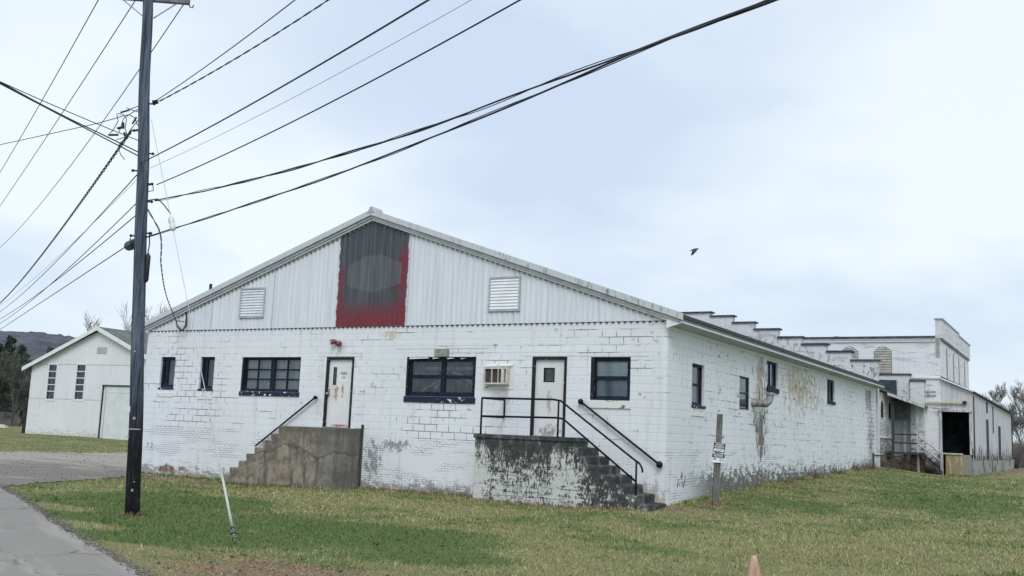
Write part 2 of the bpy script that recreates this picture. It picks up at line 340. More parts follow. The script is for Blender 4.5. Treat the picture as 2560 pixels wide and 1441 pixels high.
DARKROOF = simple('dark_roofing', (.045, .05, .06), (.095, .10, .11), 3, .85, .3)
BARNROOF = simple('barn_roofing', (.075, .09, .085), (.13, .145, .14), 2, .85, .3)
TAR = simple('tar_paper', (.022, .032, .048), (.045, .060, .082), 4, .6, .4, (1, 1, .4))
SLAT = simple('louver_slat', (.60, .62, .66), (.70, .72, .75), 6, .6, .35)
VENTW = simple('vent_white', (.74, .75, .77), (.80, .81, .83), 4, .55, .35)
INTERIOR = simple('dark_interior', (.004, .005, .008), (.015, .016, .02), 2, .9, .1)
CURTAIN = simple('curtain_cloth', (.42, .43, .42), (.75, .73, .66), 9, .9, .1, (1, 1, .08))
BLIND = simple('window_blind', (.70, .73, .74), (.84, .86, .86), 5, .85, .2, (.3, 1, 8), .3, .7)
DIMBLIND = simple('dusty_pane_back', (.22, .27, .32), (.32, .37, .41), 6, .9, .2)
DUSTY = simple('dusty_sheet', (.06, .065, .07), (.42, .43, .44), 5, .8, .3, (1, 1, .7), .42, .62)
RED = simple('faded_red_metal', (.17, .045, .055), (.33, .13, .14), 14, .6, .4)
SIGNW = simple('sign_white', (.78, .79, .80), (.84, .85, .86), 9, .5, .4)
SIGNK = simple('sign_black', (.01, .01, .014), (.02, .02, .03), 9, .5, .4)
SIGNB = simple('sign_navy', (.006, .010, .05), (.012, .018, .08), 9, .5, .4)
INKG = simple('ink_grey', (.14, .14, .16), (.22, .22, .24), 9, .6, .3)
POSTWOOD = simple('grey_post_wood', (.085, .085, .078), (.20, .20, .18), 7, .9, .15, (4, 4, .25), bstr=.5)
WOODW = simple('white_weathered_wood', (.28, .28, .27), (.62, .63, .63), 5, .85, .2, (5, 5, .35), bstr=.3)
DARKWOOD = simple('dark_weathered_wood', (.035, .036, .036), (.10, .10, .10), 6, .9, .15, (4, 4, .3), bstr=.4)
FENCEWOOD = simple('dark_fence_board', (.022, .024, .024), (.05, .054, .055), 5, .9, .15, (4, 4, .2), bstr=.3)
YELLOWBAR = simple('weathered_yellow_bar', (.45, .40, .22), (.62, .58, .42), 3, .7, .3, (1, 1, 6))
TIMBER = simple('pale_timber', (.62, .55, .38), (.78, .72, .56), 3, .8, .2)
BARK = simple('bark', (.055, .05, .048), (.115, .105, .10), 5, .95, .1, (3, 3, .5), bstr=.5)
TWIG = simple('twig', (.13, .12, .115), (.24, .225, .215), 6, .95, .1)
PALETWIG = simple('pale_twig', (.26, .24, .23), (.36, .34, .32), 6, .95, .1)
BRAMBLE = simple('dead_bramble', (.12, .085, .065), (.24, .18, .14), 6, .95, .1)
BRUSH = simple('grey_brush', (.11, .10, .092), (.21, .19, .17), 6, .95, .1)
GREYTWIG = simple('lichen_grey_twig', (.075, .085, .075), (.15, .16, .14), 6, .95, .1)
NEEDLE = simple('conifer_needles', (.030, .046, .036), (.068, .092, .070), 1.2, .9, .15)
GUARD = simple('pale_guy_guard', (.38, .41, .36), (.50, .53, .47), 5, .5, .4)
CONEM = simple('faded_cone_plastic', (.40, .22, .15), (.56, .38, .29), 14, .6, .35, (1, 1, .4))
PORCEL = simple('porcelain', (.55, .57, .58), (.68, .70, .70), 8, .3, .5)
FEATHER = simple('crow_feather', (.012, .012, .018), (.03, .03, .045), 20, .6, .3)
LEAFM = simple('dead_leaf', (.13, .075, .045), (.34, .23, .14), 60, .9, .1)
PEBBLE = simple('pebble', (.07, .065, .06), (.27, .25, .22), 30, .9, .2)
def mat_glass():
    m = bpy.data.materials.new('window_glass'); m.use_nodes = True; nt = m.node_tree; nt.nodes.clear()
    out = nd(nt, 'ShaderNodeOutputMaterial')
    pos = nt.nodes.new('ShaderNodeNewGeometry').outputs['Position']
    gl = nd(nt, 'ShaderNodeBsdfGlossy', {'Color': (.8, .85, .9, 1), 'Roughness': .05})
    tr = nd(nt, 'ShaderNodeBsdfTransparent', {'Color': (.80, .86, .88, 1)})
    df = nd(nt, 'ShaderNodeBsdfDiffuse', {'Color': (.22, .25, .27, 1)})
    n = noise(nt, scl(nt, pos, (2.5, 2.5, 1.2)), 2.2, 5, .6)
    a = nd(nt, 'ShaderNodeMixShader', {0: rmp(nt, n, .35, .7, .05, .22), 1: tr.outputs[0], 2: df.outputs[0]})
    fr = nd(nt, 'ShaderNodeFresnel', {'IOR': 1.5})
    s = nd(nt, 'ShaderNodeMixShader', {0: mth(nt, 'ADD', fr.outputs[0], .03), 1: a.outputs[0], 2: gl.outputs[0]})
    nt.links.new(s.outputs[0], out.inputs[0]); return m
GLASS = mat_glass()
def mat_peel(name, paint, under, thr, sc_=7, stretch=(1, 1, 1)):
    m, nt, b, pos, sp = new_mat(name, .6, .35)
    n = noise(nt, scl(nt, pos, stretch), sc_, 5, .6)
    setc(nt, b, mixc(nt, rmp(nt, n, thr, thr+.02), paint, under)); bump(nt, b, n, .4, .01); return m
PEELNAVY = mat_peel('peeling_navy_sill', (.012, .017, .04), (.72, .73, .70), .60)
PEELJAMB = mat_peel('peeling_black_jamb', (.010, .011, .016), (.55, .56, .56), .64, 12)
PEELWHITE = mat_peel('peeling_white_sill', (.72, .74, .72), (.10, .105, .09), .62, 6, (.5, 1, 2.5))
def mat_pole():
    m, nt, b, pos, sp = new_mat('creosoted_pole', .85, .2)
    v = scl(nt, pos, (6, 6, .28)); n = noise(nt, v, 3.0, 6, .7); n2 = noise(nt, scl(nt, pos, (14, 14, .9)), 3, 4, .7)
    c = mixc(nt, rmp(nt, n, .35, .68), (.030, .042, .062), (.135, .165, .215))
    tarred = rmp(nt, mth(nt, 'ADD', sp[2], mth(nt, 'MULTIPLY', n, 1.6)), 2.6, .3)
    c = mixc(nt, tarred, c, mixc(nt, rmp(nt, n2, .5, .72), (.008, .008, .011), (.055, .055, .06)))
    c = mixc(nt, rmp(nt, n2, .70, .78), c, (.19, .20, .22))
    setc(nt, b, c); bump(nt, b, n, .8, .02); return m
POLE = mat_pole()
def mat_siding(name, panel=False):
    m, nt, b, pos, sp = new_mat(name, .6, .35)
    x, z = sp[0], sp[2]; uv = comb(nt, x, z, 0.0)
    st = noise(nt, scl(nt, uv, (7, .25, 1)), 1.4, 5, .65); fine = noise(nt, uv, 20, 4)
    if not panel:
        c = mixc(nt, rmp(nt, st, .35, .7), (.72, .745, .79), (.60, .63, .68))
        c = mixc(nt, mth(nt, 'MULTIPLY', rmp(nt, noise(nt, scl(nt, uv, (5, .12, 1)), 2.2, 4), .60, .74), .5), c, (.40, .41, .43))
        # lap joints of the sheets
        for xj in (-13.22, -15.9, -4.45, -8.0):
            c = mixc(nt, mth(nt, 'MULTIPLY', mth(nt, 'LESS_THAN', mth(nt, 'ABSOLUTE', mth(nt, 'SUBTRACT', x, xj)), .018), .55), c, (.30, .31, .33))
    else:
        dx = mth(nt, 'ABSOLUTE', mth(nt, 'ADD', x, 9.30)); w = mth(nt, 'MULTIPLY', mth(nt, 'SUBTRACT', noise(nt, uv, 3.5, 5, .7), .5), .5)
        black = mixc(nt, rmp(nt, st, .35, .7), (.045, .055, .068), (.105, .115, .13))
        red = mixc(nt, rmp(nt, st, .35, .7), (.225, .028, .046), (.12, .034, .046))
        lo = rmp(nt, mth(nt, 'ADD', z, mth(nt, 'MULTIPLY', w, 1.5)), 4.25, 3.35)
        lf = mth(nt, 'MULTIPLY', rmp(nt, mth(nt, 'ADD', x, mth(nt, 'MULTIPLY', w, .35)), -10.30, -10.50), rmp(nt, mth(nt, 'ADD', z, w), 5.35, 4.9))
        rt = mth(nt, 'MULTIPLY', rmp(nt, mth(nt, 'ADD', x, mth(nt, 'MULTIPLY', w, .1)), -8.44, -8.38), rmp(nt, mth(nt, 'ADD', z, w), 5.75, 5.3))
        k = mth(nt, 'MAXIMUM', lo, mth(nt, 'MAXIMUM', lf, rt))
        k = mth(nt, 'MULTIPLY', k, rmp(nt, mth(nt, 'ADD', noise(nt, scl(nt, uv, (3.5, .8, 1)), 2.6, 5, .75), rmp(nt, z, 4.1, 3.3, -.06, .07)), .30, .50))
        c = mixc(nt, k, black, red)
        topl = mth(nt, 'LESS_THAN', z, mth(nt, 'SUBTRACT', 5.33, mth(nt, 'MULTIPLY', mth(nt, 'MAXIMUM', mth(nt, 'SUBTRACT', dx, .28), 0.0), .38)))
        botl = mth(nt, 'GREATER_THAN', z, mth(nt, 'ADD', 4.20, mth(nt, 'MULTIPLY', dx, .24)))
        lens = mth(nt, 'MULTIPLY', mth(nt, 'MULTIPLY', topl, botl), mth(nt, 'LESS_THAN', dx, 1.0))
        c = mixc(nt, mth(nt, 'MULTIPLY', lens, mth(nt, 'MULTIPLY', rmp(nt, st, .22, .42), .92)), c, mixc(nt, rmp(nt, st, .35, .7), (.085, .095, .105), (.145, .155, .165)))
        edge = mth(nt, 'MINIMUM', mth(nt, 'SUBTRACT', -8.05, x), mth(nt, 'ADD', x, 10.66))
        top = mth(nt, 'SUBTRACT', mth(nt, 'SUBTRACT', 6.42, mth(nt, 'MULTIPLY', mth(nt, 'ABSOLUTE', mth(nt, 'ADD', x, 9.42)), .34)), z)
        edge = mth(nt, 'MINIMUM', edge, top)
        c = mixc(nt, rmp(nt, mth(nt, 'ADD', edge, mth(nt, 'MULTIPLY', w, .35)), .035, .0), c, (.60, .62, .66))
    setc(nt, b, c); bump(nt, b, fine, .1, .003); return m
SIDING, PANEL = mat_siding('corrugated_siding'), mat_siding('painted_out_sign', True)
def mat_rake():
    m, nt, b, pos, sp = new_mat('rake_trim_lichen', .7, .3)
    uv = comb(nt, sp[0], sp[2], sp[1]); n = noise(nt, scl(nt, uv, (6, 1.2, 1)), 2.0, 5, .7); big = noise(nt, uv, .8, 3)
    k = mth(nt, 'MULTIPLY', rmp(nt, n, .50, .68), rmp(nt, sp[0], -9.5, -3.0, .25, 1.0))
    c = mixc(nt, k, (.55, .57, .59), (.20, .20, .17)); setc(nt, b, c); return m
RAKE = mat_rake()
def mat_concrete():
    m, nt, b, pos, sp = new_mat('brown_concrete', .92, .15)
    uv = comb(nt, mth(nt, 'ADD', sp[0], sp[1]), sp[2], 0.0)
    st = noise(nt, scl(nt, uv, (3.2, .35, 1)), 1.5, 5, .65); n = noise(nt, uv, 2.2, 6, .7); fine = noise(nt, uv, 25, 4, .7)
    c = mixc(nt, rmp(nt, n, .38, .62), (.155, .136, .115), (.345, .30, .245)); pt = noise(nt, uv, 7, 6, .75); c = mixc(nt, mth(nt, 'MULTIPLY', rmp(nt, pt, .52, .66), .55), c, (.10, .095, .085)); c = mixc(nt, mth(nt, 'MULTIPLY', rmp(nt, pt, .42, .30), .45), c, (.36, .33, .29))
    c = mixc(nt, mth(nt, 'MULTIPLY', rmp(nt, st, .48, .64), .7), c, (.085, .087, .085))
    c = mixc(nt, mth(nt, 'MULTIPLY', rmp(nt, st, .44, .30), .6), c, (.33, .25, .175))
    c = mixc(nt, mth(nt, 'MULTIPLY', rmp(nt, sp[0], -10.15, -9.75), .45), c, (.15, .165, .17))
    c = mixc(nt, mth(nt, 'MULTIPLY', rmp(nt, sp[2], -.15, .15), rmp(nt, n, .35, .55, .2, .6)), c, (.075, .08, .062))
    # one wandering crack line across the face and a horizontal pour line
    wob = mth(nt, 'MULTIPLY', mth(nt, 'SUBTRACT', noise(nt, uv, 1.1, 3), .5), .75)
    arc = mth(nt, 'MULTIPLY', mth(nt, 'SINE', mth(nt, 'MULTIPLY', mth(nt, 'ADD', sp[0], 11.9), 2.3)), .18)
    dz = mth(nt, 'ABSOLUTE', mth(nt, 'SUBTRACT', sp[2], mth(nt, 'ADD', mth(nt, 'ADD', arc, wob), -.52)))
    c = mixc(nt, mth(nt, 'MULTIPLY', rmp(nt, dz, .02, .004), .7), c, (.05, .045, .04))
    c = mixc(nt, rmp(nt, dz, .09, .0, 0, .35), c, (.10, .09, .08))
    setc(nt, b, c); bump(nt, b, mth(nt, 'ADD', mth(nt, 'ADD', n, pt), mth(nt, 'MULTIPLY', fine, .5)), .8, .02); return m
def mat_mould():
    m, nt, b, pos, sp = new_mat('mouldy_painted_concrete', .92, .15)
    uv = comb(nt, mth(nt, 'ADD', sp[0], mth(nt, 'MULTIPLY', sp[1], .6)), sp[2], 0.0)
    pat = noise(nt, scl(nt, uv, (2.8, 1.0, 1)), 6.5, 8, .80); fine = noise(nt, uv, 26, 4, .7); hor = noise(nt, scl(nt, uv, (.7, 6, 1)), 1.6, 4, .6)
    dark = mixc(nt, rmp(nt, fine, .3, .7), (.022, .025, .027), (.085, .09, .092)); mid = noise(nt, scl(nt, uv, (1.6, .9, 1)), 2.3, 6, .7); dark = mixc(nt, rmp(nt, mid, .48, .66), dark, (.16, .165, .155))
    dark = mixc(nt, mth(nt, 'MULTIPLY', rmp(nt, hor, .55, .7), .35), dark, (.11, .11, .10))
    lite = mixc(nt, rmp(nt, fine, .3, .7), (.48, .49, .46), (.70, .71, .69))
    bias = mth(nt, 'ADD', mth(nt, 'MULTIPLY', mth(nt, 'SUBTRACT', mid, .5), .35), mth(nt, 'MULTIPLY', rmp(nt, ell(nt, sp[0], sp[2], -4.75, -.5, .55, 1.3), 0, .5), .09)); bias = mth(nt, 'ADD', bias, mth(nt, 'MULTIPLY', rmp(nt, ell(nt, sp[0], sp[2], -2.2, -.5, .6, .8), 0, .6), .07))
    drp = noise(nt, scl(nt, uv, (4.5, .12, 1)), 1.5, 4, .6)
    bias = mth(nt, 'SUBTRACT', bias, mth(nt, 'MULTIPLY', rmp(nt, mth(nt, 'ADD', sp[2], mth(nt, 'MULTIPLY', mth(nt, 'SUBTRACT', drp, .5), 3.0)), -.55, .25), .11))
    bias = mth(nt, 'ADD', bias, mth(nt, 'MULTIPLY', rmp(nt, sp[2], .0, -1.1), .09))
    hz = noise(nt, scl(nt, uv, (1.3, 5, 1)), 2.4, 5, .7); bias = mth(nt, 'ADD', bias, mth(nt, 'MULTIPLY', mth(nt, 'MULTIPLY', mth(nt, 'SUBTRACT', hz, .5), rmp(nt, sp[2], -.4, -1.0)), .5))
    bias = mth(nt, 'SUBTRACT', bias, mth(nt, 'MULTIPLY', rmp(nt, sp[0], -1.9, -1.2), .10))
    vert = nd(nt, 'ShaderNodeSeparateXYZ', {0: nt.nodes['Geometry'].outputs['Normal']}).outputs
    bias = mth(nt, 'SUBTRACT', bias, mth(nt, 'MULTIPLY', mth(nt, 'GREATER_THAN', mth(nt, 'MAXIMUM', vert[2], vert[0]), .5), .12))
    c = mixc(nt, rmp(nt, mth(nt, 'ADD', pat, bias),   .54, .60), dark, mixc(nt, rmp(nt, fine, .55, .62), lite, (.36, .36, .33)))
    c = mixc(nt, mth(nt, 'MULTIPLY', rmp(nt, noise(nt, uv, 1.4, 4), .55, .7), .4), c, (.10, .11, .075))
    wv = mth(nt, 'ADD', mth(nt, 'MULTIPLY', sp[2], 4.0), mth(nt, 'MULTIPLY', noise(nt, uv, 1.6, 3), .5)); jl = mth(nt, 'LESS_THAN', mth(nt, 'FRACT', wv), .07)
    c = mixc(nt, mth(nt, 'MULTIPLY', jl, rmp(nt, noise(nt, scl(nt, uv, (1, 4, 1)), 1.2, 3), .45, .6, .0, .7)), c, (.03, .03, .03))
    setc(nt, b, c); bump(nt, b, mth(nt, 'ADD', pat, mth(nt, 'MULTIPLY', fine, .5)), .6, .015); return m
CONC, MOULD = mat_concrete(), mat_mould()
def mat_door(name, rust):
    m, nt, b, pos, sp = new_mat(name, .55, .35)
    uv = comb(nt, sp[0], sp[2], 0.0); n = noise(nt, scl(nt, uv, (3, 1, 1)), 7, 5, .65); big = noise(nt, uv, 1.2, 3)
    c = mixc(nt, rmp(nt, big, .35, .65), (.68, .68, .68), (.75, .745, .74))
    for cu, cv, ru, rv, col, th in rust:
        k = mth(nt, 'ADD', mth(nt, 'MULTIPLY', ell(nt, sp[0], sp[2], cu, cv, ru, rv), .9), mth(nt, 'MULTIPLY', mth(nt, 'SUBTRACT', n, .5), 3.0))
        k = mth(nt, 'MULTIPLY', rmp(nt, k, th-.4, th), rmp(nt, ell(nt, sp[0], sp[2], cu, cv, ru, rv), -.1, .2))
        c = mixc(nt, mth(nt, 'MULTIPLY', k, .9), c, col)
    setc(nt, b, c); return m
DOOR1 = mat_door('stained_door_paint', [(-10.52, 1.22, .14, .32, (.40, .25, .11), .62), (-10.28, 1.3, .07, .30, (.28, .12, .08), .66), (-10.3, .26, .42, .05, (.33, .07, .05), .45)])
DOOR2 = mat_door('drab_door_paint', [(-3.32, 1.1, .12, .5, (.40, .37, .35), .68), (-3.3, .3, .5, .3, (.28, .27, .26), .72)])
def mat_rusty():
    m, nt, b, pos, sp = new_mat('rust_stained_concrete', .9, .2)
    uv = comb(nt, mth(nt, 'ADD', sp[0], sp[1]), sp[2], 0.0); n = noise(nt, scl(nt, uv, (4, .5, 1)), 1.8, 5, .65)
    c = mixc(nt, rmp(nt, n, .36, .5), (.28, .28, .26), (.30, .22, .10)); c = mixc(nt, rmp(nt, n, .52, .62), c, (.46, .43, .35))
    c = mixc(nt, rmp(nt, sp[0], 3.25, 3.7), c, (.26, .26, .24)); setc(nt, b, c); return m
RUSTY = mat_rusty()
def mat_shed():
    m, nt, b, pos, sp = new_mat('shed_board_siding', .85, .2)
    u = mth(nt, 'ADD', mth(nt, 'MULTIPLY', sp[1], .9), sp[0]); uv = comb(nt, u, sp[2], 0.0)
    n = noise(nt, scl(nt, uv, (3.5, .25, 1)), 1.4, 5, .65)
    c = mixc(nt, rmp(nt, n, .35, .7), (.62, .63, .66), (.43, .43, .44))
    ln = mth(nt, 'LESS_THAN', mth(nt, 'FRACT', mth(nt, 'MULTIPLY', u, 2.2)), .05); c = mixc(nt, mth(nt, 'MULTIPLY', ln, .4), c, (.2, .2, .21))
    k = rmp(nt, mth(nt, 'ADD', noise(nt, scl(nt, uv, (2.2, .5, 1)), 1.8, 5, .7), mth(nt, 'MULTIPLY', rmp(nt, sp[2], 1.3, -.3), .25)), .66, .76)
    c = mixc(nt, k, c, (.06, .055, .05)); setc(nt, b, c); return m
SHED = mat_shed()
def mat_hill():
    m, nt, b, pos, sp = new_mat('bare_wooded_hill', 1.0, .0)
    n = noise(nt, scl(nt, pos, (1, 1, .5)), .045, 6, .75); big = noise(nt, pos, .006, 4, .6)
    c = mixc(nt, rmp(nt, n, .35, .65), (.088, .092, .112), (.150, .152, .172)); c = mixc(nt, mth(nt, 'MULTIPLY', rmp(nt, big, .5, .62), .5), c, (.075, .085, .09))
    setc(nt, b, c); bump(nt, b, n, 1.0, 9.0); return m
HILL = mat_hill()
PLAST = simple('bare_block_grey', (.28, .29, .30), (.48, .49, .50), 12, .9, .1)

# ------------------------------------------------------------------ ground, road, drive, hills
def grid_axis(a, b, fine0, fine1, step, far):
    xs = list(np.arange(fine0, fine1+1e-6, step)); s = step; x = fine1
    while x < b: s *= 1.35; x += s; xs.append(min(x, b))
    s = step; x = fine0; lo = []
    while x > a: s *= 1.35; x -= s; lo.append(max(x, a))
    return np.array(lo[::-1]+xs)
gx = grid_axis(-2500, 2500, -66, 14, .5, 0); gy = grid_axis(-600, 3000, -26, 46, .5, 0)
GX, GY = np.meshgrid(gx, gy); GZ = g(GX, GY)
nx, ny = len(gx), len(gy); idx = np.arange(nx*ny).reshape(ny, nx)
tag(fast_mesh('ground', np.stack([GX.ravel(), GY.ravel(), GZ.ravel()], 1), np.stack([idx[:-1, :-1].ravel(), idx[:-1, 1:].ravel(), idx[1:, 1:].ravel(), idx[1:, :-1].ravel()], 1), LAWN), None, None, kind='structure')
def road_edge(x):   # y of the pavement edge at x
    return np.interp(x, [-60, -30, -17.5, -11.6, -8.5, -5.7, -2.7, -.4, 3, 9, 20, 60], [11, .2, -6.3, -9.46, -11.1, -12.58, -14.2, -15.4, -17.1, -20.2, -26.0, -47.2])
def strip(name, lo_pts, hi_pts, n, mat, off, jag, seed):
    """sheet between two polylines, laid on the land"""
    r = np.random.default_rng(seed); lo = np.array(lo_pts, float); hi = np.array(hi_pts, float)
    m = len(lo); V = []; F = []
    for i in range(m):
        for k in range(n+1):
            t = k/n; p = lo[i]*(1-t)+hi[i]*t
            V.append((p[0], p[1], float(g(p[0], p[1]))+off))
    for i in range(m-1):
        for k in range(n): a = i*(n+1)+k; F.append((a, a+1, a+n+2, a+n+1))
    return fast_mesh(name, V, F, mat)
xs = np.concatenate([np.arange(-60, -16, 1.0), np.arange(-16, 10, .12), np.arange(10, 60, 2.0)])
jit = np.interp(xs, xs[::3], RNG.normal(0, .045, len(xs[::3])))
hi = np.stack([xs, road_edge(xs)+jit], 1); dirn = np.array([-.47, -.88])
tag(strip('road', hi + dirn*7.5, hi, 24, ASPHALT, .02, 0, 3), None, None, kind='structure')
top_px = [(-260, 1126), (0, 1129), (110, 1130), (220, 1133), (330, 1132), (420, 1127)]; bot_px = [(-260, 1238), (0, 1226), (100, 1212), (210, 1199), (330, 1190), (440, 1187)]
tp = np.array([on(u, v, (0, 0, 1), -1.585)[:2] for u, v in top_px]); bp = np.array([on(u, v, (0, 0, 1), -1.56)[:2] for u, v in bot_px])
tt = np.linspace(0, 5, 160)
hi2 = np.stack([np.interp(tt, range(6), tp[:, 0]), np.interp(tt, range(6), tp[:, 1])], 1); lo2 = np.stack([np.interp(tt, range(6), bp[:, 0]), np.interp(tt, range(6), bp[:, 1])], 1)
_d = hi2-lo2; _d /= np.linalg.norm(_d, axis=1)[:, None]; lo2 = lo2+_d*np.convolve(RNG.normal(0, .5, 160), [.25, .5, .25], 'same')[:, None]; hi2 = hi2+_d*np.convolve(RNG.normal(0, .7, 160), [.25, .5, .25], 'same')[:, None]
tag(strip('driveway', lo2, hi2, 40, DRIVE, .018, 0, 4), None, None, kind='structure')
def in_drive(x, y):
    P = np.concatenate([bp, tp[::-1]]); c = np.zeros(len(x), bool)
    for i in range(len(P)):
        (xa, ya), (xb, yb) = P[i], P[i-1]
        if ya != yb: c ^= ((ya > y) != (yb > y)) & (x < (xb-xa)*(y-ya)/(yb-ya)+xa)
    return c
# hills on the horizon
az = np.radians(np.linspace(-86, 40, 640)); rr = np.linspace(0, 1, 26)
prof = np.interp(np.degrees(az), [-86, -62, -57, -53.5, -51, -48, -40, -30, -15, -8, 0, 12, 40], [110, 104, 99, 97, 98, 101, 100, 84, 52, 20, 7, 6, 6])
prof = prof + (.8*np.sin(az*90) + RNG.normal(0, .55, 640))*np.minimum(1, prof/60)
HV = []
for j, t in enumerate(rr):
    rad = 760 + 640*t
    h = prof*np.sin(t*math.pi/2)**1.2 + RNG.normal(0, .7, 640)*(.3+.7*t)*np.minimum(1, prof/60)
    HV.append(np.stack([CAM[0]+rad*np.sin(az), CAM[1]+rad*np.cos(az), -3+h], 1))
HV = np.concatenate(HV); hidx = np.arange(26*640).reshape(26, 640)
tag(fast_mesh('hills', HV, np.stack([hidx[:-1, :-1].ravel(), hidx[:-1, 1:].ravel(), hidx[1:, 1:].ravel(), hidx[1:, :-1].ravel()], 1), HILL), None, None, kind='structure')

# ------------------------------------------------------------------ wall builder
def wall_with_openings(mb, T, u0, u1, z0, z1, ops, deep=.22):
    us = sorted({u0, u1, *[o[0] for o in ops], *[o[1] for o in ops]}); zs = sorted({z0, z1, *[o[2] for o in ops], *[o[3] for o in ops]})
    for i in range(len(us)-1):
        for j in range(len(zs)-1):
            uc, zc = (us[i]+us[i+1])/2, (zs[j]+zs[j+1])/2
            if any(o[0] < uc < o[1] and o[2] < zc < o[3] for o in ops): continue
            mb.quad(T(us[i], 0, zs[j]), T(us[i+1], 0, zs[j]), T(us[i+1], 0, zs[j+1]), T(us[i], 0, zs[j+1]))
    for a, b_, c, d in ops:
        for p, q in (((a, c), (a, d)), ((a, d), (b_, d)), ((b_, d), (b_, c)), ((b_, c), (a, c))):
            mb.quad(T(p[0], 0, p[1]), T(q[0], 0, q[1]), T(q[0], -deep, q[1]), T(p[0], -deep, p[1]))
TF = lambda u, w, z: (u, -w, z)        # front wall: outward is -y
TS = lambda u, w, z: (w, u, z)         # side wall: outward is +x
def window(parent, T, u0, u1, z0, z1, cols, rows, frame=.07, mull=None, pane_back=None, matf=NAVY, sill=None, rec=-.07, munt=.025, jamb=None, brace=False):
    mb = MB(); d0, d1 = rec-.07, rec
    mb.box((u0, d0, z0), (u0+frame, d1, z1), T); mb.box((u1-frame, d0, z0), (u1, d1, z1), T)
    mb.box((u0+frame, d0, z1-frame), (u1-frame, d1, z1), T); mb.box((u0+frame, d0, z0), (u1-frame, d1, z0+frame), T)
    iu0, iu1, iz0, iz1 = u0+frame, u1-frame, z0+frame, z1-frame
    mulls = mull or []
    for mu, mw in mulls: mb.box((mu-mw/2, d0+.004, iz0), (mu+mw/2, d1-.003, iz1), T)
    spans = []; prev = iu0
    for mu, mw in sorted(mulls): spans.append((prev, mu-mw/2)); prev = mu+mw/2
    spans.append((prev, iu1))
    for a, b_ in spans:
        for i in range(1, cols):
            c = a+(b_-a)*i/cols; mb.box((c-munt/2, d0+.012, iz0), (c+munt/2, d1-.014, iz1), T)
        for j in range(1, rows):
            c = iz0+(iz1-iz0)*j/rows; mb.box((a, d0+.016, c-munt/2), (b_, d1-.018, c+munt/2), T)
    w = mb.build('window', matf, parent)
    p = MB().quad(T(iu0, d0+.03, iz0), T(iu1, d0+.03, iz0), T(iu1, d0+.03, iz1), T(iu0, d0+.03, iz1)).build('pane', GLASS, w)
    if pane_back is not None:
        mat, dep, nm = pane_back; cm = MB(); n = 40
        P = [T(iu0-.03+(iu1-iu0+.06)*k/n, dep+.02*math.sin(k*1.9)+.012*math.sin(k*.7), 0) for k in range(n+1)]
        for k in range(n):
            a, b_ = P[k], P[k+1]; cm.quad((a[0], a[1], iz0-.04), (b_[0], b_[1], iz0-.04), (b_[0], b_[1], iz1+.04), (a[0], a[1], iz1+.04))
        cm.build(nm, mat, w)
    if brace:
        bm_ = MB()
        for a, b_ in (((iu0+.1, iz0+.03), (iu0+.95, iz0+.45)), ((iu0+.6, iz1-.75), (iu0+1.02, iz1-.3)), ((iu0+1.15, iz1-.25), (iu0+1.9, iz1-.62)), ((iu0+1.45, iz0+.5), (iu1-.05, iz0+.22))):
            bm_.tube([T(a[0], -.45, a[1]), T(b_[0], -.42, b_[1])], .035, 4)
        bm_.box((iu0+.2, -.5, iz1-.2), (iu1-.1, -.46, iz1-.12), T)
        bm_.build('brace', WOODW, w)
    if jamb: MB().box((u0-.001, rec+.004, z0), (u0+jamb, -.004, z1-.01), T).build('jamb', PEELJAMB, w)
    if sill:
        h, out, mat = sill
        MB().box((u0-.03, -.19, z0-h), (u1+.03, out, z0-.003), T).build('sill', mat, w, bevel=.006)
    return w

# ------------------------------------------------------------------ the long white building
H = thing('warehouse', 'long white block building with corrugated gable and painted-out black and red sign', 'building', (-9.42, 0, -1.5))
XL, YB = -18.85, 27.9
ops_f = [(-18.1, -17.42, 1.28, 2.31), (-16.23, -15.6, 1.27, 2.31), (-14.37, -11.93, 1.22, 2.3), (-10.9, -9.85, .2, 2.3), (-7.94, -5.60, 1.18, 2.3), (-3.82, -2.79, .2, 2.3), (-2.1, -.99, 1.18, 2.29)]
mb = MB(); wall_with_openings(mb, TF, XL, 0, -2.2, 3.2, ops_f); fw = mb.build('wall', FRONT_WALL, H); fw['label'] = 'front wall of painted block above brick'
ops_s = [(1.8, 2.77, 1.18, 2.28), (5.94, 6.94, 1.23, 2.22), (8.86, 10.2, 2.06, 2.92), (17.5, 18.85, 2.01, 2.88), (25.4, 26.5, 1.95, 2.86)]
mb = MB(); wall_with_openings(mb, TS, 0, YB, -2.2, 3.2, ops_s); mb.build('wall', SIDE_WALL, H)['label'] = 'long side wall with peeling paint and mouldy base'
mb = MB(); mb.quad((XL, 0, -2.2), (XL, YB, -2.2), (XL, YB, 3.2), (XL, 0, 3.2)); mb.quad((XL, YB, -2.2), (0, YB, -2.2), (0, YB, 3.2), (XL, YB, 3.2)); mb.build('wall', MILL_BRICK, H)
mb = MB(); mb.quad((XL+.3, .9, -1), (-.9, .9, -1), (-.9, .9, 3.1), (XL+.3, .9, 3.1)); mb.quad((-.9, .9, -1), (-.9, YB-.3, -1), (-.9, YB-.3, 3.1), (-.9, .9, 3.1)); mb.build('dark_backing', INTERIOR, H)  # near-black sheets behind the windows stand in for the unlit interior
rz = lambda x: 6.66-.34*abs(x+9.42)
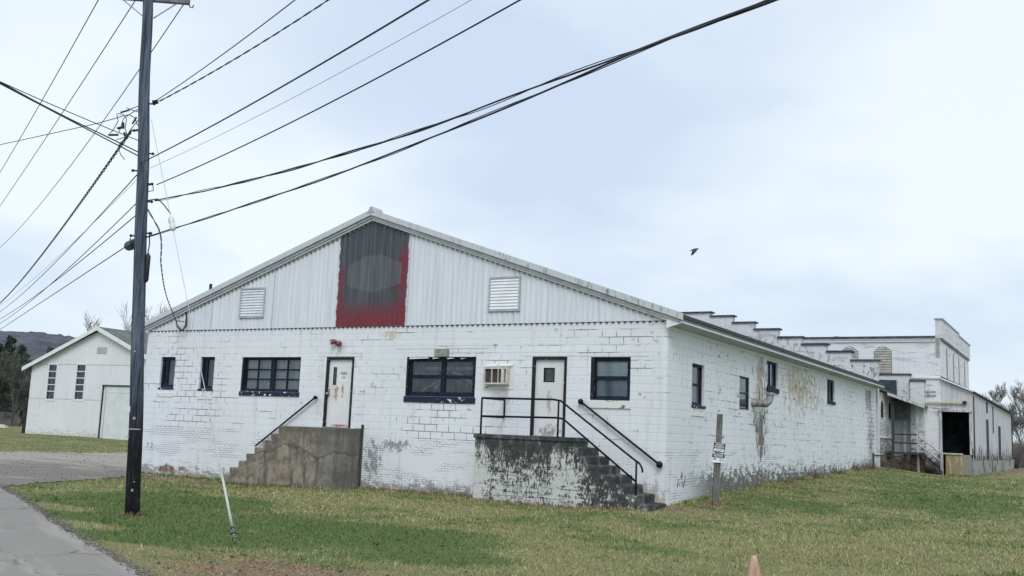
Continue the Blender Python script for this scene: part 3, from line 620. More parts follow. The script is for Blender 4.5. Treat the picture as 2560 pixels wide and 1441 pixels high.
# corrugated gable
def corrugated(x0, x1, y, zb, ztop, pitch=.17, amp=.018, per=8, z0f=None):
    xs = np.arange(x0, x1, pitch/per); xs = np.append(xs, x1); V = []; F = []
    for x in xs:
        ph = (x/pitch) % 1.0; a = 1.0 if ph < .28 else (0.0 if .42 < ph < .86 else (1-(ph-.28)/.14 if ph < .5 else (ph-.86)/.14))
        yy = y - amp*a; V += [(x, yy, zb), (x, yy, max(zb+.002, ztop(x)))]
    for i in range(len(xs)-1): F.append((2*i, 2*i+2, 2*i+3, 2*i+1))
    return V, F
V, F = corrugated(XL-.02, .03, -.02, 3.2, lambda x: rz(x)-.22)
m_ = MB(); m_.add(V, F); m_.build('siding', SIDING, H)
V, F = corrugated(-10.66, -8.04, -.026, 3.205, lambda x: rz(x)-.235); m_ = MB(); m_.add(V, F); m_.build('painted_panel', PANEL, H)['label'] = 'painted-out sign panel, black over red with a grey lens shape'
# black boxes stand in for the shadow gaps under the siding ribs
mb = MB(); k0 = int(XL/.17)-1
for k in range(k0, 1):
    xa = k*.17
    if xa > XL and xa+.07 < 0: mb.box((xa-.002, -.036, 3.165), (xa+.052, -.001, 3.197))
mb.build('rib_shadow_dashes', BLACKM, H)['kind'] = 'stuff'
mb = MB()
for k in range(k0, 1):
    xa = k*.17+.06
    if xa > XL+.3 and xa+.1 < -.3:
        zz = rz(xa)-.268; mb.box((xa, -.06, zz-.045), (xa+.075, -.041, zz-.004))
mb.build('rake_shadow_dashes', DARKTRIM, H)['kind'] = 'stuff'  # dark boxes stand in for rib shadows along the rake underside
# curls of lifted paint
cr = random.Random(4)
for cu, cv, sz in ((-9.15, 1.52, .17), (-9.02, 1.42, .10), (-9.55, 1.36, .10), (-8.75, 1.62, .08), (-.72, 1.36, .13), (-.60, 1.30, .09), (-.45, 2.95, .13), (-.32, 2.75, .15), (-.80, 2.62, .10), (-3.15, 3.02, .12), (-5.0, 2.62, .14), (-.95, 2.75, .09), (-7.7, .62, .12), (-11.55, 2.62, .07)):
    m_ = MB(); n = 5; tilt = cr.uniform(-.6, .6); w = sz*cr.uniform(.4, .7)
    for i in range(n):
        P = []
        for t in (i/n, (i+1)/n):
            out = .004+sz*.35*t*t; a = (t-.5)*sz
            for q in (-1, 1): P.append((cu+a*math.cos(tilt)-q*w*.5*(1-.4*t)*math.sin(tilt), -out, cv-a*math.sin(tilt)*.6-a*.6+q*w*.5*(1-.4*t)))
        m_.quad(P[0], P[2], P[3], P[1])
    m_.build('paint_curl', WHITE, H)
    p_ = MB(); p_.add([(cu+sz*.55*math.cos(6.283*k/7)*cr.uniform(.6, 1), -.0018, cv+sz*.32*math.sin(6.283*k/7)*cr.uniform(.6, 1)) for k in range(7)], [tuple(range(7))[::1]]); p_.build('bare_patch', PLAST, H)
# roof
NR = 29*5; V = []; F = []
ysr = np.linspace(-.14, YB+.1, NR*4+1)
for i, y in enumerate(ysr):
    dz = .022*(1 if (i % 4) in (0, 1) else 0)
    V += [(XL-.42, y, rz(XL-.42)+dz), (-9.42, y, rz(-9.42)+dz), (.42, y, rz(.42)+dz)]
for i in range(len(ysr)-1):
    a = 3*i; F += [(a, a+1, a+4, a+3), (a+1, a+2, a+5, a+4)]
rf = MB(); rf.add(V, F); roof = rf.build('roof', DARKROOF, H)
def slope_box(mb, x0, x1, y0, y1, dz0, dz1, f=rz):
    mb.hexa([(x0, y0, f(x0)+dz0), (x1, y0, f(x1)+dz0), (x1, y1, f(x1)+dz0), (x0, y1, f(x0)+dz0), (x0, y0, f(x0)+dz1), (x1, y0, f(x1)+dz1), (x1, y1, f(x1)+dz1), (x0, y1, f(x0)+dz1)])
mb = MB(); slope_box(mb, XL-.44, -9.42, -.20, -.13, -.12, .05); slope_box(mb, -9.42, .44, -.20, -.13, -.12, .05); mb.build('rake_trim', RAKE, roof)
mb = MB(); slope_box(mb, XL-.40, -9.42, -.15, -.055, -.205, -.125); slope_box(mb, -9.42, .36, -.15, -.055, -.205, -.125); mb.build('rake_moulding', TRIM_GREY, roof)
mb = MB(); slope_box(mb, XL-.30, -9.42, -.105, -.042, -.265, -.208); slope_box(mb, -9.42, .16, -.105, -.042, -.265, -.208); mb.build('rake_board', WHITE, roof)
MB().hexa([(-9.56, -.21, 6.60), (-9.28, -.21, 6.60), (-9.28, .3, 6.60), (-9.56, .3, 6.60), (-9.44, -.21, 6.80), (-9.40, -.21, 6.80), (-9.40, .3, 6.80), (-9.44, .3, 6.80)]).build('ridge_cap', TRIM_GREY, roof)
# eave: frieze board, soffit, fascia, gutter edge
mb = MB(); mb.box((0, -.03, 2.98), (.035, YB, 3.12)); mb.build('frieze_board', WHITE, roof)
mb = MB(); mb.hexa([(.035, -.10, 3.06), (.39, -.10, 3.13), (.39, YB, 3.13), (.035, YB, 3.06), (.035, -.10, 3.09), (.39, -.10, 3.16), (.39, YB, 3.16), (.035, YB, 3.09)]); mb.build('soffit', TRIM_GREY, roof)
mb = MB(); mb.box((.392, -.12, 3.12), (.415, YB, 3.17)); mb.build('fascia', WHITE, roof)
mb = MB(); mb.box((.395, -.11, 3.172), (.425, YB, 3.232)); mb.build('gutter_board', DARKTRIM, roof)
mb = MB(); mb.box((.40, -.11, 3.234), (.455, YB, 3.31)); mb.build('roof_edge', BLACKM, roof)
mb = MB(); mb.hexa([(.0, -.125, 3.0), (.41, -.125, 3.12), (.41, -.105, 3.12), (.0, -.105, 3.0), (.0, -.125, 3.22), (.41, -.125, 3.26), (.41, -.105, 3.26), (.0, -.105, 3.22)]); mb.build('eave_return', WHITE, roof)
# old sloping board at the far end of the gable, weather streaked
mb = MB(); mb.hexa([(-18.98, -.07, 3.16), (-17.12, -.07, 3.80), (-17.12, -.045, 3.80), (-18.98, -.045, 3.16), (-18.98, -.07, 3.30), (-17.12, -.07, 3.90), (-17.12, -.045, 3.90), (-18.98, -.045, 3.30)]); mb.build('old_eave_board', WHITE, H)
tb = MB(); tb.tube([(-18.19, 2, rz(-18.19)-.2), (-18.19, 2, 5.1)], .055, 8); tb.build('vent_pipe', DARKWOOD, roof)
# louvred gable vents
def louvre(u0, u1, z0, z1, bright):
    mb = MB(); f = .05
    mb.box((u0, .04, z0), (u0+f, .075, z1), TF); mb.box((u1-f, .04, z0), (u1, .075, z1), TF); mb.box((u0+f, .04, z1-f), (u1-f, .075, z1), TF); mb.box((u0+f, .04, z0), (u1-f, .075, z0+f), TF)
    L = mb.build('louvre', TRIM_GREY, H); n = 10; s = MB()
    for k in range(n):
        a = z0+f+(z1-z0-2*f)*k/n; b_ = z0+f+(z1-z0-2*f)*(k+1)/n
        s.quad(TF(u0+f, .070, a+.012), TF(u1-f, .070, a+.012), TF(u1-f, .046, b_), TF(u0+f, .046, b_))
        s.quad(TF(u0+f, .046, a), TF(u1-f, .046, a), TF(u1-f, .070, a+.012), TF(u0+f, .070, a+.012))
    s.build('slats', bright, L)
louvre(-14.62, -13.55, 3.55, 4.52, SLAT); louvre(-5.25, -4.25, 3.54, 4.50, VENTW)
# windows of the front
window(H, TF, -18.1, -17.42, 1.28, 2.31, 1, 1, frame=.10, sill=(.06, .02, PEELNAVY), mull=[(-17.86, .10)], pane_back=(DIMBLIND, -.3, 'blind'))
window(H, TF, -16.23, -15.6, 1.27, 2.31, 1, 1, frame=.09, sill=(.06, .02, PEELNAVY), mull=[(-16.02, .10)], pane_back=(DIMBLIND, -.3, 'blind'))
window(H, TF, -14.37, -11.93, 1.22, 2.3, 2, 3, frame=.085, mull=[(-13.12, .17)], pane_back=(CURTAIN, -.21, 'curtain'), sill=(.14, .03, PEELNAVY), munt=.045, jamb=.07)
w4 = window(H, TF, -7.94, -5.60, 1.18, 2.3, 1, 2, frame=.13, mull=[(-6.72, .14)], sill=(.17, .03, PEELNAVY), munt=.10, jamb=.06, brace=True)
for a, b_, z0, z1 in ((-7.85, -7.2, 2.235, 2.285), (-7.05, -6.85, 2.24, 2.275), (-6.55, -6.35, 2.235, 2.27), (-6.1, -5.95, 2.235, 2.26)):
    mb = MB(); mb.hexa([TF(a, -.06, z0), TF(b_, -.06, z0+.02), TF(b_, .012, z0+.02), TF(a, .012, z0), TF(a, -.06, z1), TF(b_, -.06, z1), TF(b_, .012, z1), TF(a, .012, z1)]); mb.build('flaking_paint', WHITE, w4)
MB().box((-6.98, -.004, 2.31), (-6.50, .035, 2.52), TF).build('concrete_patch', simple('bare_concrete', (.22, .22, .19), (.36, .35, .31), 14, .9, .1), H)
w5 = window(H, TF, -2.1, -.99, 1.18, 2.29, 1, 1, frame=.11, sill=(.20, .035, PEELWHITE), jamb=.10)
mb = MB(); mb.box((-1.99, -.12, 1.70), (-1.10, -.062, 1.80), TF); mb.build('meeting_rail', NAVY, w5)
mb = MB(); mb.quad(TF(-2.0, -.15, 1.78), TF(-1.08, -.15, 1.78), TF(-1.08, -.15, 2.2), TF(-2.0, -.15, 2.2)); mb.build('blind', BLIND, w5)
mb = MB(); mb.quad(TF(-2.0, -.155, 1.25), TF(-1.08, -.155, 1.25), TF(-1.08, -.155, 1.775), TF(-2.0, -.155, 1.775)); mb.build('backing_board', DIMBLIND, w5)
for (a, b_, z) in ((-4.15, -2.45, 2.315), (-2.42, -.5, 2.31), (-11.25, -9.5, 2.315), (-8.35, -5.2, 2.53)):
    MB().box((a, -.004, z), (b_, .008, z+.19), TF).build('lintel', FRONT_WALL, H)
for (a, b_, z) in ((-18.12, -17.4, .98), (-16.25, -15.55, .93)): MB().box((a, -.004, z), (b_, .02, z+.13), TF).build('patch_block', PEELWHITE, H)
MB().box((-9.405, -.0, -1.6), (-9.345, .05, .32), TF).build('edge_strip', DARKWOOD, H)
# doors
def door(u0, u1, z0, z1, mat, lite, knob_u):
    fr = MB(); f = .075
    fr.box((u0, -.11, z0), (u0+f, .012, z1), TF); fr.box((u1-f, -.11, z0), (u1, .012, z1), TF); fr.box((u0+f, -.11, z1-f), (u1-f, .012, z1), TF)
    fo = fr.build('door_frame', PEELJAMB, H)
    d = MB(); lu0, lu1, lz0, lz1 = lite
    wall_with_openings(d, lambda u, w, z: (u, -w+.055, z), u0+f+.004, u1-f-.004, z0+.02, z1-f-.004, [lite], .04)
    do = d.build('door', mat, H); T2 = lambda u, w, z: (u, -w+.055, z)
    e = MB(); k = .028
    e.box((lu0-k, -.03, lz0-k), (lu0, .008, lz1+k), T2); e.box((lu1, -.03, lz0-k), (lu1+k, .008, lz1+k), T2); e.box((lu0, -.03, lz1), (lu1, .008, lz1+k), T2); e.box((lu0, -.03, lz0-k), (lu1, .008, lz0), T2)
    e.build('vision_frame', BLACK if (lu1-lu0) > .2 else mat, do)
    MB().quad(T2(lu0, -.02, lz0), T2(lu1, -.02, lz0), T2(lu1, -.02, lz1), T2(lu0, -.02, lz1)).build('pane', GLASS, do)
    if knob_u is not None:
        kb = MB(); kb.box((knob_u-.04, 0, 1.12), (knob_u+.04, .015, 1.34), T2); kb.tube([T2(knob_u, .015, 1.2), T2(knob_u, .07, 1.2)], .02, 8); kb.ball(T2(knob_u, .09, 1.2), .038, 10, 6); kb.build('handle', GREYM, do)
    MB().box((u0+f, -.12, z0), (u1-f, .03, z0+.018), TF).build('threshold', GREYM, do)
    return do
door(-10.9, -9.85, .2, 2.3, DOOR1, (-10.66, -10.52, 1.46, 2.0), -10.79)
door(-3.82, -2.79, .2, 2.3, DOOR2, (-3.47, -3.20, 1.66, 1.98), None)
mb = MB(); mb.box((-9.58, 0, 1.29), (-9.42, .02, 1.47), TF); mb.build('cover_plate', WHITE, H)
# side windows
window(H, TS, 1.8, 2.77, 1.18, 2.28, 1, 2, frame=.08, munt=.07, sill=(.07, .05, PEELNAVY), pane_back=(DUSTY, -.25, 'plastic_sheet'))
MB().box((1.78, -.004, .90), (2.78, .02, 1.10), TS).build('patch_block', PEELWHITE, H)
window(H, TS, 5.94, 6.94, 1.23, 2.22, 1, 2, frame=.05, munt=.05, rec=-.02, matf=DARKWOOD, pane_back=(DUSTY, -.14, 'plastic_sheet'))
ws = window(H, TS, 8.86, 10.2, 2.06, 2.92, 2, 1, frame=.08, munt=.08, sill=(.16, .05, NAVY), pane_back=(DIMBLIND, -.3, 'blind'))
window(H, TS, 17.5, 18.85, 2.01, 2.88, 2, 1, frame=.08, munt=.07, sill=(.12, .04, NAVY))
mb = MB()
for k in range(7): mb.box((25.42, -.12, 1.96+k*.128), (26.48, -.03, 2.065+k*.128), TS)
mb.box((25.36, .0, 1.92), (25.42, .03, 2.9), TS); mb.box((26.48, .0, 1.92), (26.54, .03, 2.9), TS)
mb.build('blocked_window', WOODW, H)
# house number painted by the corner
text_obj('house_number', '7 2', .26, simple('faded_ink', (.16, .17, .19), (.30, .31, .33), 9, .8, .2), H, Matrix.Translation((-18.3, -.003, -.74)) @ Matrix.Rotation(R(90), 4, 'X'))
# loops of cable where the service drop lands on the gable
mb = MB()
for q in (0, .06): mb.tube([(-17.30, -.22, 3.47), (-17.25, -.2, 3.28+q), (-17.05+q, -.18, 3.16), (-16.92+q, -.16, 3.32), (-16.95+q*.5, -.12, 3.62), (-17.05, -.06, 3.80)], .018, 6)
mb.tube([(-17.28, -.2, 3.50), (-17.0, -.15, 3.47)], .015, 5)
mb.build('cable_loop', BLACKM, H, smooth=True)

# things fixed on the front wall
ac = thing('air_conditioner', 'rusty beige window air conditioner set through the white wall beside the braced window', 'air conditioner', (-4.9, -.1, 1.5))
mb = MB(); mb.box((-5.32, -.0, 1.42), (-4.36, .012, 2.12), TF); mb.build('surround', PEELWHITE, ac)
ACM = simple('aged_ac_casing', (.50, .46, .40), (.64, .61, .56), 6, .6, .3)
mb = MB(); mb.box((-5.24, .013, 1.54), (-4.50, .17, 1.585), TF); mb.box((-5.24, .013, 1.955), (-4.50, .17, 2.0), TF); mb.box((-5.24, .013, 1.585), (-5.20, .17, 1.955), TF); mb.box((-4.54, .013, 1.585), (-4.50, .17, 1.955), TF)
for u in (-4.98, -4.78): mb.box((u-.012, .14, 1.585), (u+.012, .168, 1.955), TF)
mb.box((-4.69, .12, 1.585), (-4.60, .165, 1.955), TF)
mb.build('casing', ACM, ac)
mb = MB(); mb.box((-5.19, .03, 1.59), (-4.70, .10, 1.95), TF)
for k in range(24): mb.box((-5.19+k*.02, .10, 1.59), (-5.182+k*.02, .118, 1.95), TF)
mb.build('coil_grille', simple('dark_fins', (.07, .065, .06), (.16, .15, .14), 30, .6, .3), ac)
mb = MB(); mb.hexa([TF(-5.26, 0, 2.05), TF(-4.42, 0, 2.07), TF(-4.42, .05, 2.04), TF(-5.26, .05, 2.02), TF(-5.26, 0, 2.085), TF(-4.42, 0, 2.105), TF(-4.42, .055, 2.07), TF(-5.26, .055, 2.05)]); mb.build('flashing', PEELWHITE, ac)
li = thing('wall_light', 'small twin-headed red alarm light above the posted door', 'wall light', (-10.5, 0, 2.7))
mb = MB(); mb.box((-10.58, 0, 2.66), (-10.42, .06, 2.78), TF); mb.build('backplate', RED, li)
for dx, up in ((-.10, .03), (.12, -.02)):
    h = MB(); h.tube([TF(-10.5+dx*.5, .05, 2.74+up), TF(-10.5+dx, .12, 2.73+up), TF(-10.5+dx*1.5, .19, 2.69+up)], [.05, .075, .085], 10); h.build('lamp_head', RED, li, smooth=True)
MB().tube([TF(-10.655, .192, 2.715), TF(-10.665, .205, 2.71)], .07, 10).build('lens', simple('lens_white', (.7, .72, .74), (.8, .8, .82), 5, .3, .5), li)
sg = thing('posted_notice', 'white paper POSTED notice on the stained door', 'notice', (-10.25, 0, 1.7))
MB().box((-10.40, -.052, 1.565), (-10.11, -.048, 1.875), TF).build('sheet', SIGNW, sg)
RX = Matrix.Rotation(R(90), 4, 'X')
MB().box((-10.375, -.0478, 1.838), (-10.135, -.0465, 1.855), TF).build('rule', SIGNK, sg)
text_obj('heading', 'POSTED', .09, SIGNK, sg, Matrix.Translation((-10.255, .0465, 1.762)) @ RX, width=.24, bold=.002)
for k, wd in enumerate((.16, .2, .19, .17)): MB().box((-10.255-wd/2, -.0478, 1.725-k*.028), (-10.255+wd/2, -.0468, 1.737-k*.028), TF).build('small_print', INKG, sg)
# elbow duct on the side wall
dk = thing('exhaust_duct', 'rusty grey elbow duct sticking out of the stained side wall', 'duct', (0, 8.2, 1.6))
mb = MB(); dpx = [tuple(on(a, b_, (1, 0, 0), .26)) for a, b_ in ((1903, 1009), (1913, 1010), (1921, 1005), (1925, 996), (1926, 986))]
pts = [(-.05, dpx[0][1]-.1, dpx[0][2])]+dpx
mb.tube(pts, [.115]*6, 14, cap=False); mb.build('elbow', simple('rusted_duct', (.16, .15, .14), (.34, .33, .32), 9, .6, .4, metal=.3), dk, smooth=True)
mb = MB(); mb.tube([np.array(dpx[-1])-[0, 0, .02], np.array(dpx[-1])+[0, 0, .05]], .135, 14); mb.build('collar', GREYM, dk)

# ------------------------------------------------------------------ steps and rails
def stair_prism(profile, y0, y1):
    m_ = MB(); n = len(profile); m_.add([(a, y0, c) for a, c in profile]+[(a, y1, c) for a, c in profile], [tuple(range(n)), tuple(range(n, 2*n))[::-1]]+[(i, n+i, n+(i+1) % n, (i+1) % n) for i in range(n)]); return m_
def chip(o, amt, seed):
    # worn, uneven edges: bevel, then a fine displacement
    b = o.modifiers.new('bevel', 'BEVEL'); b.width = amt; b.segments = 2; b.limit_method = 'ANGLE'; b.angle_limit = R(40)
    return o
S1 = thing('concrete_steps', 'brown cracked concrete steps with a landing under the posted door', 'steps', (-11, -.6, -1.5))
nos = [-13.37, -13.03, -12.73, -12.43, -12.13, -11.82, -11.55]; zst = [-1.10, -.88, -.67, -.46, -.25, -.04, .19]
ends = nos[1:]+[-9.42]
prof = [(-9.42, -1.9), (-9.42, zst[6])]
for k in (6, 5, 4, 3, 2, 1, 0): prof += [(nos[k]+.012*math.sin(k*2.1), zst[k]-.012*(k % 2)), (nos[k]+.004*k, zst[k-1] if k else -1.33)]
prof += [(-13.70, -1.33), (-13.70, -1.9)]
chip(stair_prism(prof[::-1], -1.2, -.003).build('stair_block', CONC, S1), .016, 1)
S2 = thing('painted_steps', 'black mouldy concrete steps with flaking white paint under the windowed door', 'steps', (-2.8, -.6, -1.5))
prof = [(-4.78, -1.9), (-4.78, .19), (-2.12, .185)]
for k in range(7): prof += [(-2.12+.31*k+.012*math.sin(k*1.9), .19-.21*(k+1)), (-2.12+.31*(k+1)+.012*math.sin(k*2.7), .18-.21*(k+1))]
prof += [(.05, -1.9)]
chip(stair_prism(prof[::-1], -1.2, -.003).build('stair_block', MOULD, S2), .02, 2)
mb = MB(); mb.box((-4.82, -1.23, .10), (-2.10, -.004, .205)); mb.build('landing_slab', MOULD, S2, bevel=.015)
r1 = thing('wall_handrail', 'black pipe handrail on the wall above the brown steps', 'handrail', (-12.3, 0, 0), 'pipe handrails on the wall')
mb = MB(); mb.tube([(-13.46, -.09, -.47), (-11.19, -.09, 1.07)], .028, 8); mb.ball((-11.19, -.09, 1.07), .06); mb.build('rail', BLACK, r1, smooth=True)
mb = MB(); mb.tube([(-11.19, 0, 1.07), (-11.19, -.09, 1.07)], .03, 8); mb.build('bracket', BLACK, r1); MB().tube([(-13.2, 0, -.30), (-13.2, -.09, -.30)], .025, 8).build('bracket', BLACK, r1)
r2 = thing('wall_handrail', 'black pipe handrail on the wall above the mouldy steps, with round ends', 'handrail', (-1.2, 0, 0), 'pipe handrails on the wall')
mb = MB(); mb.tube([(-2.32, -.09, 1.13), (-.13, -.09, -.36)], .028, 8); mb.ball((-2.32, -.09, 1.13), .075); mb.ball((-.13, -.09, -.36), .085); mb.build('rail', BLACK, r2, smooth=True)
for t in (.02, .33, .66, .98): MB().tube([(-2.32+2.19*t, 0, 1.10-1.49*t), (-2.32+2.19*t, -.09, 1.12-1.49*t)], .022, 6).build('bracket', BLACK, r2)
r3 = thing('stair_railing', 'black welded pipe guard railing round the mouldy landing and down its steps', 'railing', (-2.8, -1.15, .19))
y_ = -1.13; rr_ = .026
for a, b_ in (((-4.66, y_, .19), (-4.66, y_, 1.13)), ((-2.42, y_, .19), (-2.42, y_, 1.13)), ((-.30, y_, -1.30), (-.30, y_, -.28)), ((-4.60, -.06, .66), (-4.60, -.06, 1.13))):
    MB().tube([a, b_], rr_, 8).build('post', BLACK, r3, smooth=True)
mb = MB(); mb.tube([(-4.60, -.06, 1.13), (-4.66, y_, 1.13), (-2.55, y_, 1.13), (-2.36, y_, 1.10), (-2.26, y_, 1.03), (-.40, y_, -.22), (-.22, y_, -.33), (-.15, y_, -.45), (-.14, y_, -.54)], rr_, 8); mb.build('top_rail', BLACK, r3, smooth=True)
mb = MB(); mb.tube([(-4.60, -.06, .66), (-4.66, y_, .66), (-2.45, y_, .68), (-2.30, y_, .66), (-2.2, y_, .60), (-.30, y_, -.76)], rr_, 8); mb.build('mid_rail', BLACK, r3, smooth=True)

# ------------------------------------------------------------------ sign post by the corner
pb = np.array([.80, 1.40, float(g(.8, 1.4))]); SP = thing('sign_post', 'leaning grey wooden post carrying two warning signs beside the white corner', 'post', pb)
ex = _r0; ey = np.array([math.sin(YAW), math.cos(YAW), 0]); lean = .045
def PT(u, w, z): p = pb + ex*(u + lean*(z-pb[2])) - ey*w; return (p[0], p[1], z)
z0 = pb[2]
mb = MB(); mb.box((-.085, -.05, z0-.1), (.075, .05, z0+1.25), PT); mb.build('lower_post', POSTWOOD, SP, bevel=.008)
mb = MB(); mb.box((-.055, -.13, z0+.75), (.085, -.052, z0+2.28), PT); mb.build('upper_board', POSTWOOD, SP, bevel=.008)
def sign_frame(a, lean_, zc):
    c = PT(a, .075, zc); M = Matrix.Translation(c) @ Matrix(((ex[0], 0, -ey[0], 0), (ex[1], 0, -ey[1], 0), (0, 1, 0, 0), (0, 0, 0, 1))) @ Matrix.Rotation(lean_, 4, 'Z'); return M
def plate(name, M, w, h, mat, parent, dz=0.0, t=.004, cx=0, cy=0):
    mb = MB(); P = lambda x, y, z: tuple(M @ Vector((x+cx, y+cy, z+dz)))
    mb.box((-w/2, -h/2, 0), (w/2, h/2, t), P); return mb.build(name, mat, parent)
s1 = thing('warning_sign', 'tilted black PRIVATE PROPERTY sign nailed above the NOTICE sign on the post', 'sign', PT(.02, .08, z0+1.42), 'signs on the wooden post')
M1 = sign_frame(.005, R(-7), z0+1.43); plate('sign_plate', M1, .29, .23, SIGNK, s1); plate('white_border', M1, .305, .245, SIGNW, s1, -.003, .002)
plate('white_band', M1, .26, .055, SIGNW, s1, .0045, .0006, 0, -.068)
text_obj('heading', 'PRIVATE', .062, SIGNW, s1, M1 @ Matrix.Translation((0, .052, .0046)), width=.20, bold=.0015)
text_obj('heading', 'PROPERTY', .062, SIGNW, s1, M1 @ Matrix.Translation((0, -.005, .0046)), width=.25, bold=.0015)
plate('small_print', M1, .22, .010, SIGNW, s1, .0045, .0006, 0, -.026)
plate('small_print', M1, .16, .012, SIGNK, s1, .0055, .0006, 0, -.068)
s2 = thing('warning_sign', 'white NOTICE sign with navy heading and a camera picture, below the PRIVATE PROPERTY sign', 'sign', PT(-.01, .08, z0+1.17), 'signs on the wooden post')
M2 = sign_frame(-.005, R(-2), z0+1.165); plate('sign_plate', M2, .325, .235, SIGNW, s2); plate('heading_band', M2, .315, .095, SIGNB, s2, .0045, .0006, 0, .062)
text_obj('heading', 'NOTICE', .075, SIGNW, s2, M2 @ Matrix.Translation((0, .038, .0056)), width=.23, bold=.002)
cmb = MB(); P = lambda x, y, z: tuple(M2 @ Vector((x, y, z)))
cmb.add([P(-.12, .005, .005), P(-.045, -.02, .005), P(-.035, -.045, .005), P(-.06, -.04, .005), P(-.12, -.02, .005)], [(4, 3, 2, 1, 0)]); cmb.add([P(-.14, -.02, .005), P(-.105, -.035, .005), P(-.135, -.06, .005)], [(2, 1, 0)]); cmb.build('camera_symbol', SIGNK, s2)
for k in range(4): plate('small_print', M2, .13-.02*(k % 2), .010, INKG, s2, .0045, .0006, .085, -.005-k*.026)
plate('edge_line', M2, .325, .006, SIGNK, s2, .0048, .0006, 0, -.114)

# ------------------------------------------------------------------ utility pole
PB = np.array([-6.31, -10.58, -1.5]); AX = np.array([-.558, -.322, 9.981])/9.981
pp = lambda z: PB + AX*(z+1.5)
UP = thing('utility_pole', 'tall weathered dark wooden utility pole standing in the green grass', 'pole', PB)
zs_ = np.linspace(-1.7, 9.6, 26); mb = MB()
mb.tube([pp(z)+np.array([.012*math.sin(z*1.7), .01*math.cos(z*2.3), 0]) for z in zs_], [np.interp(z, [-1.7, -1.4, 1, 4, 8.5, 9.6], [.138, .134, .122, .113, .098, .094]) for z in zs_], 16); mb.build('shaft', POLE, UP, smooth=True)
aL, aM, aR = np.array([-7.74, -11.40, 8.56]), np.array([-7.11, -11.04, 8.54]), np.array([-6.27, -10.56, 8.49])
ad = aR-aL; L0 = np.linalg.norm(ad); ad /= L0; off = np.array([ad[1], -ad[0], 0])*-.13
cA = aL-ad*.12+off+[0, 0, .05]; cB = aR+ad*.10+off+[0, 0, .05]; mb = MB(); nn = np.array([-ad[1], ad[0], 0])*.05; up = np.array([0, 0, .115])
mb.hexa([cA-nn-[0, 0, .06], cB-nn-[0, 0, .06], cB+nn-[0, 0, .06], cA+nn-[0, 0, .06], cA-nn+up-[0, 0, .06], cB-nn+up-[0, 0, .06], cB+nn+up-[0, 0, .06], cA+nn+up-[0, 0, .06]])
xa = mb.build('crossarm', simple('crossarm_wood', (.14, .13, .17), (.24, .23, .27), 6, .85, .2, (1, 1, 4)), UP)
for p in (aL, aM, aR):
    q = p+off; mb = MB(); mb.tube([q+[0, 0, .05], q+[0, 0, .12], q+[0, 0, .16], q+[0, 0, .20], q+[0, 0, .25]], [.02, .02, .06, .035, .05], 10); mb.build('insulator', PORCEL, xa, smooth=True)
mb = MB(); mb.tube([cB+[0, 0, -.05], cB+[.03, 0, -.12], cB+[.08, .02, -.14], cB+[.1, .03, -.08]], .012, 6); mb.build('hook', BLACKM, xa)
for sgn in (-1, 1):
    mb = MB(); mid = pp(8.55)+off; mb.tube([mid+ad*sgn*.55+[0, 0, -.04], pp(8.15)+off*.8+ad*sgn*.09], .014, 5); mb.build('brace', TRIM_GREY, UP)
mb = MB(); q = pp(3.15); qe = q+_r0*.135-np.array([0, 0, 0]); mb.tube([qe+[0, 0, -.32], qe+[.01, 0, -.28], qe+[.012, 0, .18], qe+[0, 0, .24]], [.02, .045, .045, .02], 8); mb.build('terminal_box', BLACKM, UP, smooth=True)
mb = MB(); mb.tube([qe+[-.01, 0, .24], qe+[.015, 0, .40], qe+[.0, 0, .52], qe+[-.02, 0, .66]], .012, 5); mb.build('riser_cable', BLACKM, UP)
mb = MB(); q = pp(.06); mb.tube([q-[0, 0, .008], q+[0, 0, .008]], .1295, 16, cap=False); mb.build('metal_band', simple('band_pale', (.50, .42, .40), (.62, .56, .54), 8, .5, .4), UP)
for z, du, w_, h_, mt in ((.42, -.10, .05, .11, PORCEL), (.26, .02, .05, .05, GREYM), (-1.05, .02, .04, .05, GREYM), (-.08, -.11, .05, .03, GREYM), (1.5, .0, .03, .015, PORCEL), (-.9, .05, .02, .02, GREYM)):
    q = pp(z); a = du/.13; pt = q + _r0*(du) - ey*(.13*math.sqrt(max(0, 1-a*a))+.003)
    mb = MB(); M = Matrix.Translation(pt) @ Matrix(((ex[0], 0, -ey[0], 0), (ex[1], 0, -ey[1], 0), (0, 1, 0, 0), (0, 0, 0, 1))); mb.box((-w_/2, -h_/2, -.006), (w_/2, h_/2, .006), lambda x, y, z: tuple(M @ Vector((x, y, z)))); mb.build('tag_plate', mt, UP)
for z, sgn in ((4.75, 1), (4.4, 1), (6.35, 1), (5.35, 1), (5.0, -1), (3.72, -1), (3.78, 1), (5.8, -1)):
    q = pp(z); mb = MB(); mb.tube([q+ex*sgn*.09, q+ex*sgn*.19], .016, 6); mb.ball(q+ex*sgn*.19, .03, 8, 5); mb.build('bolt', BLACKM, UP)
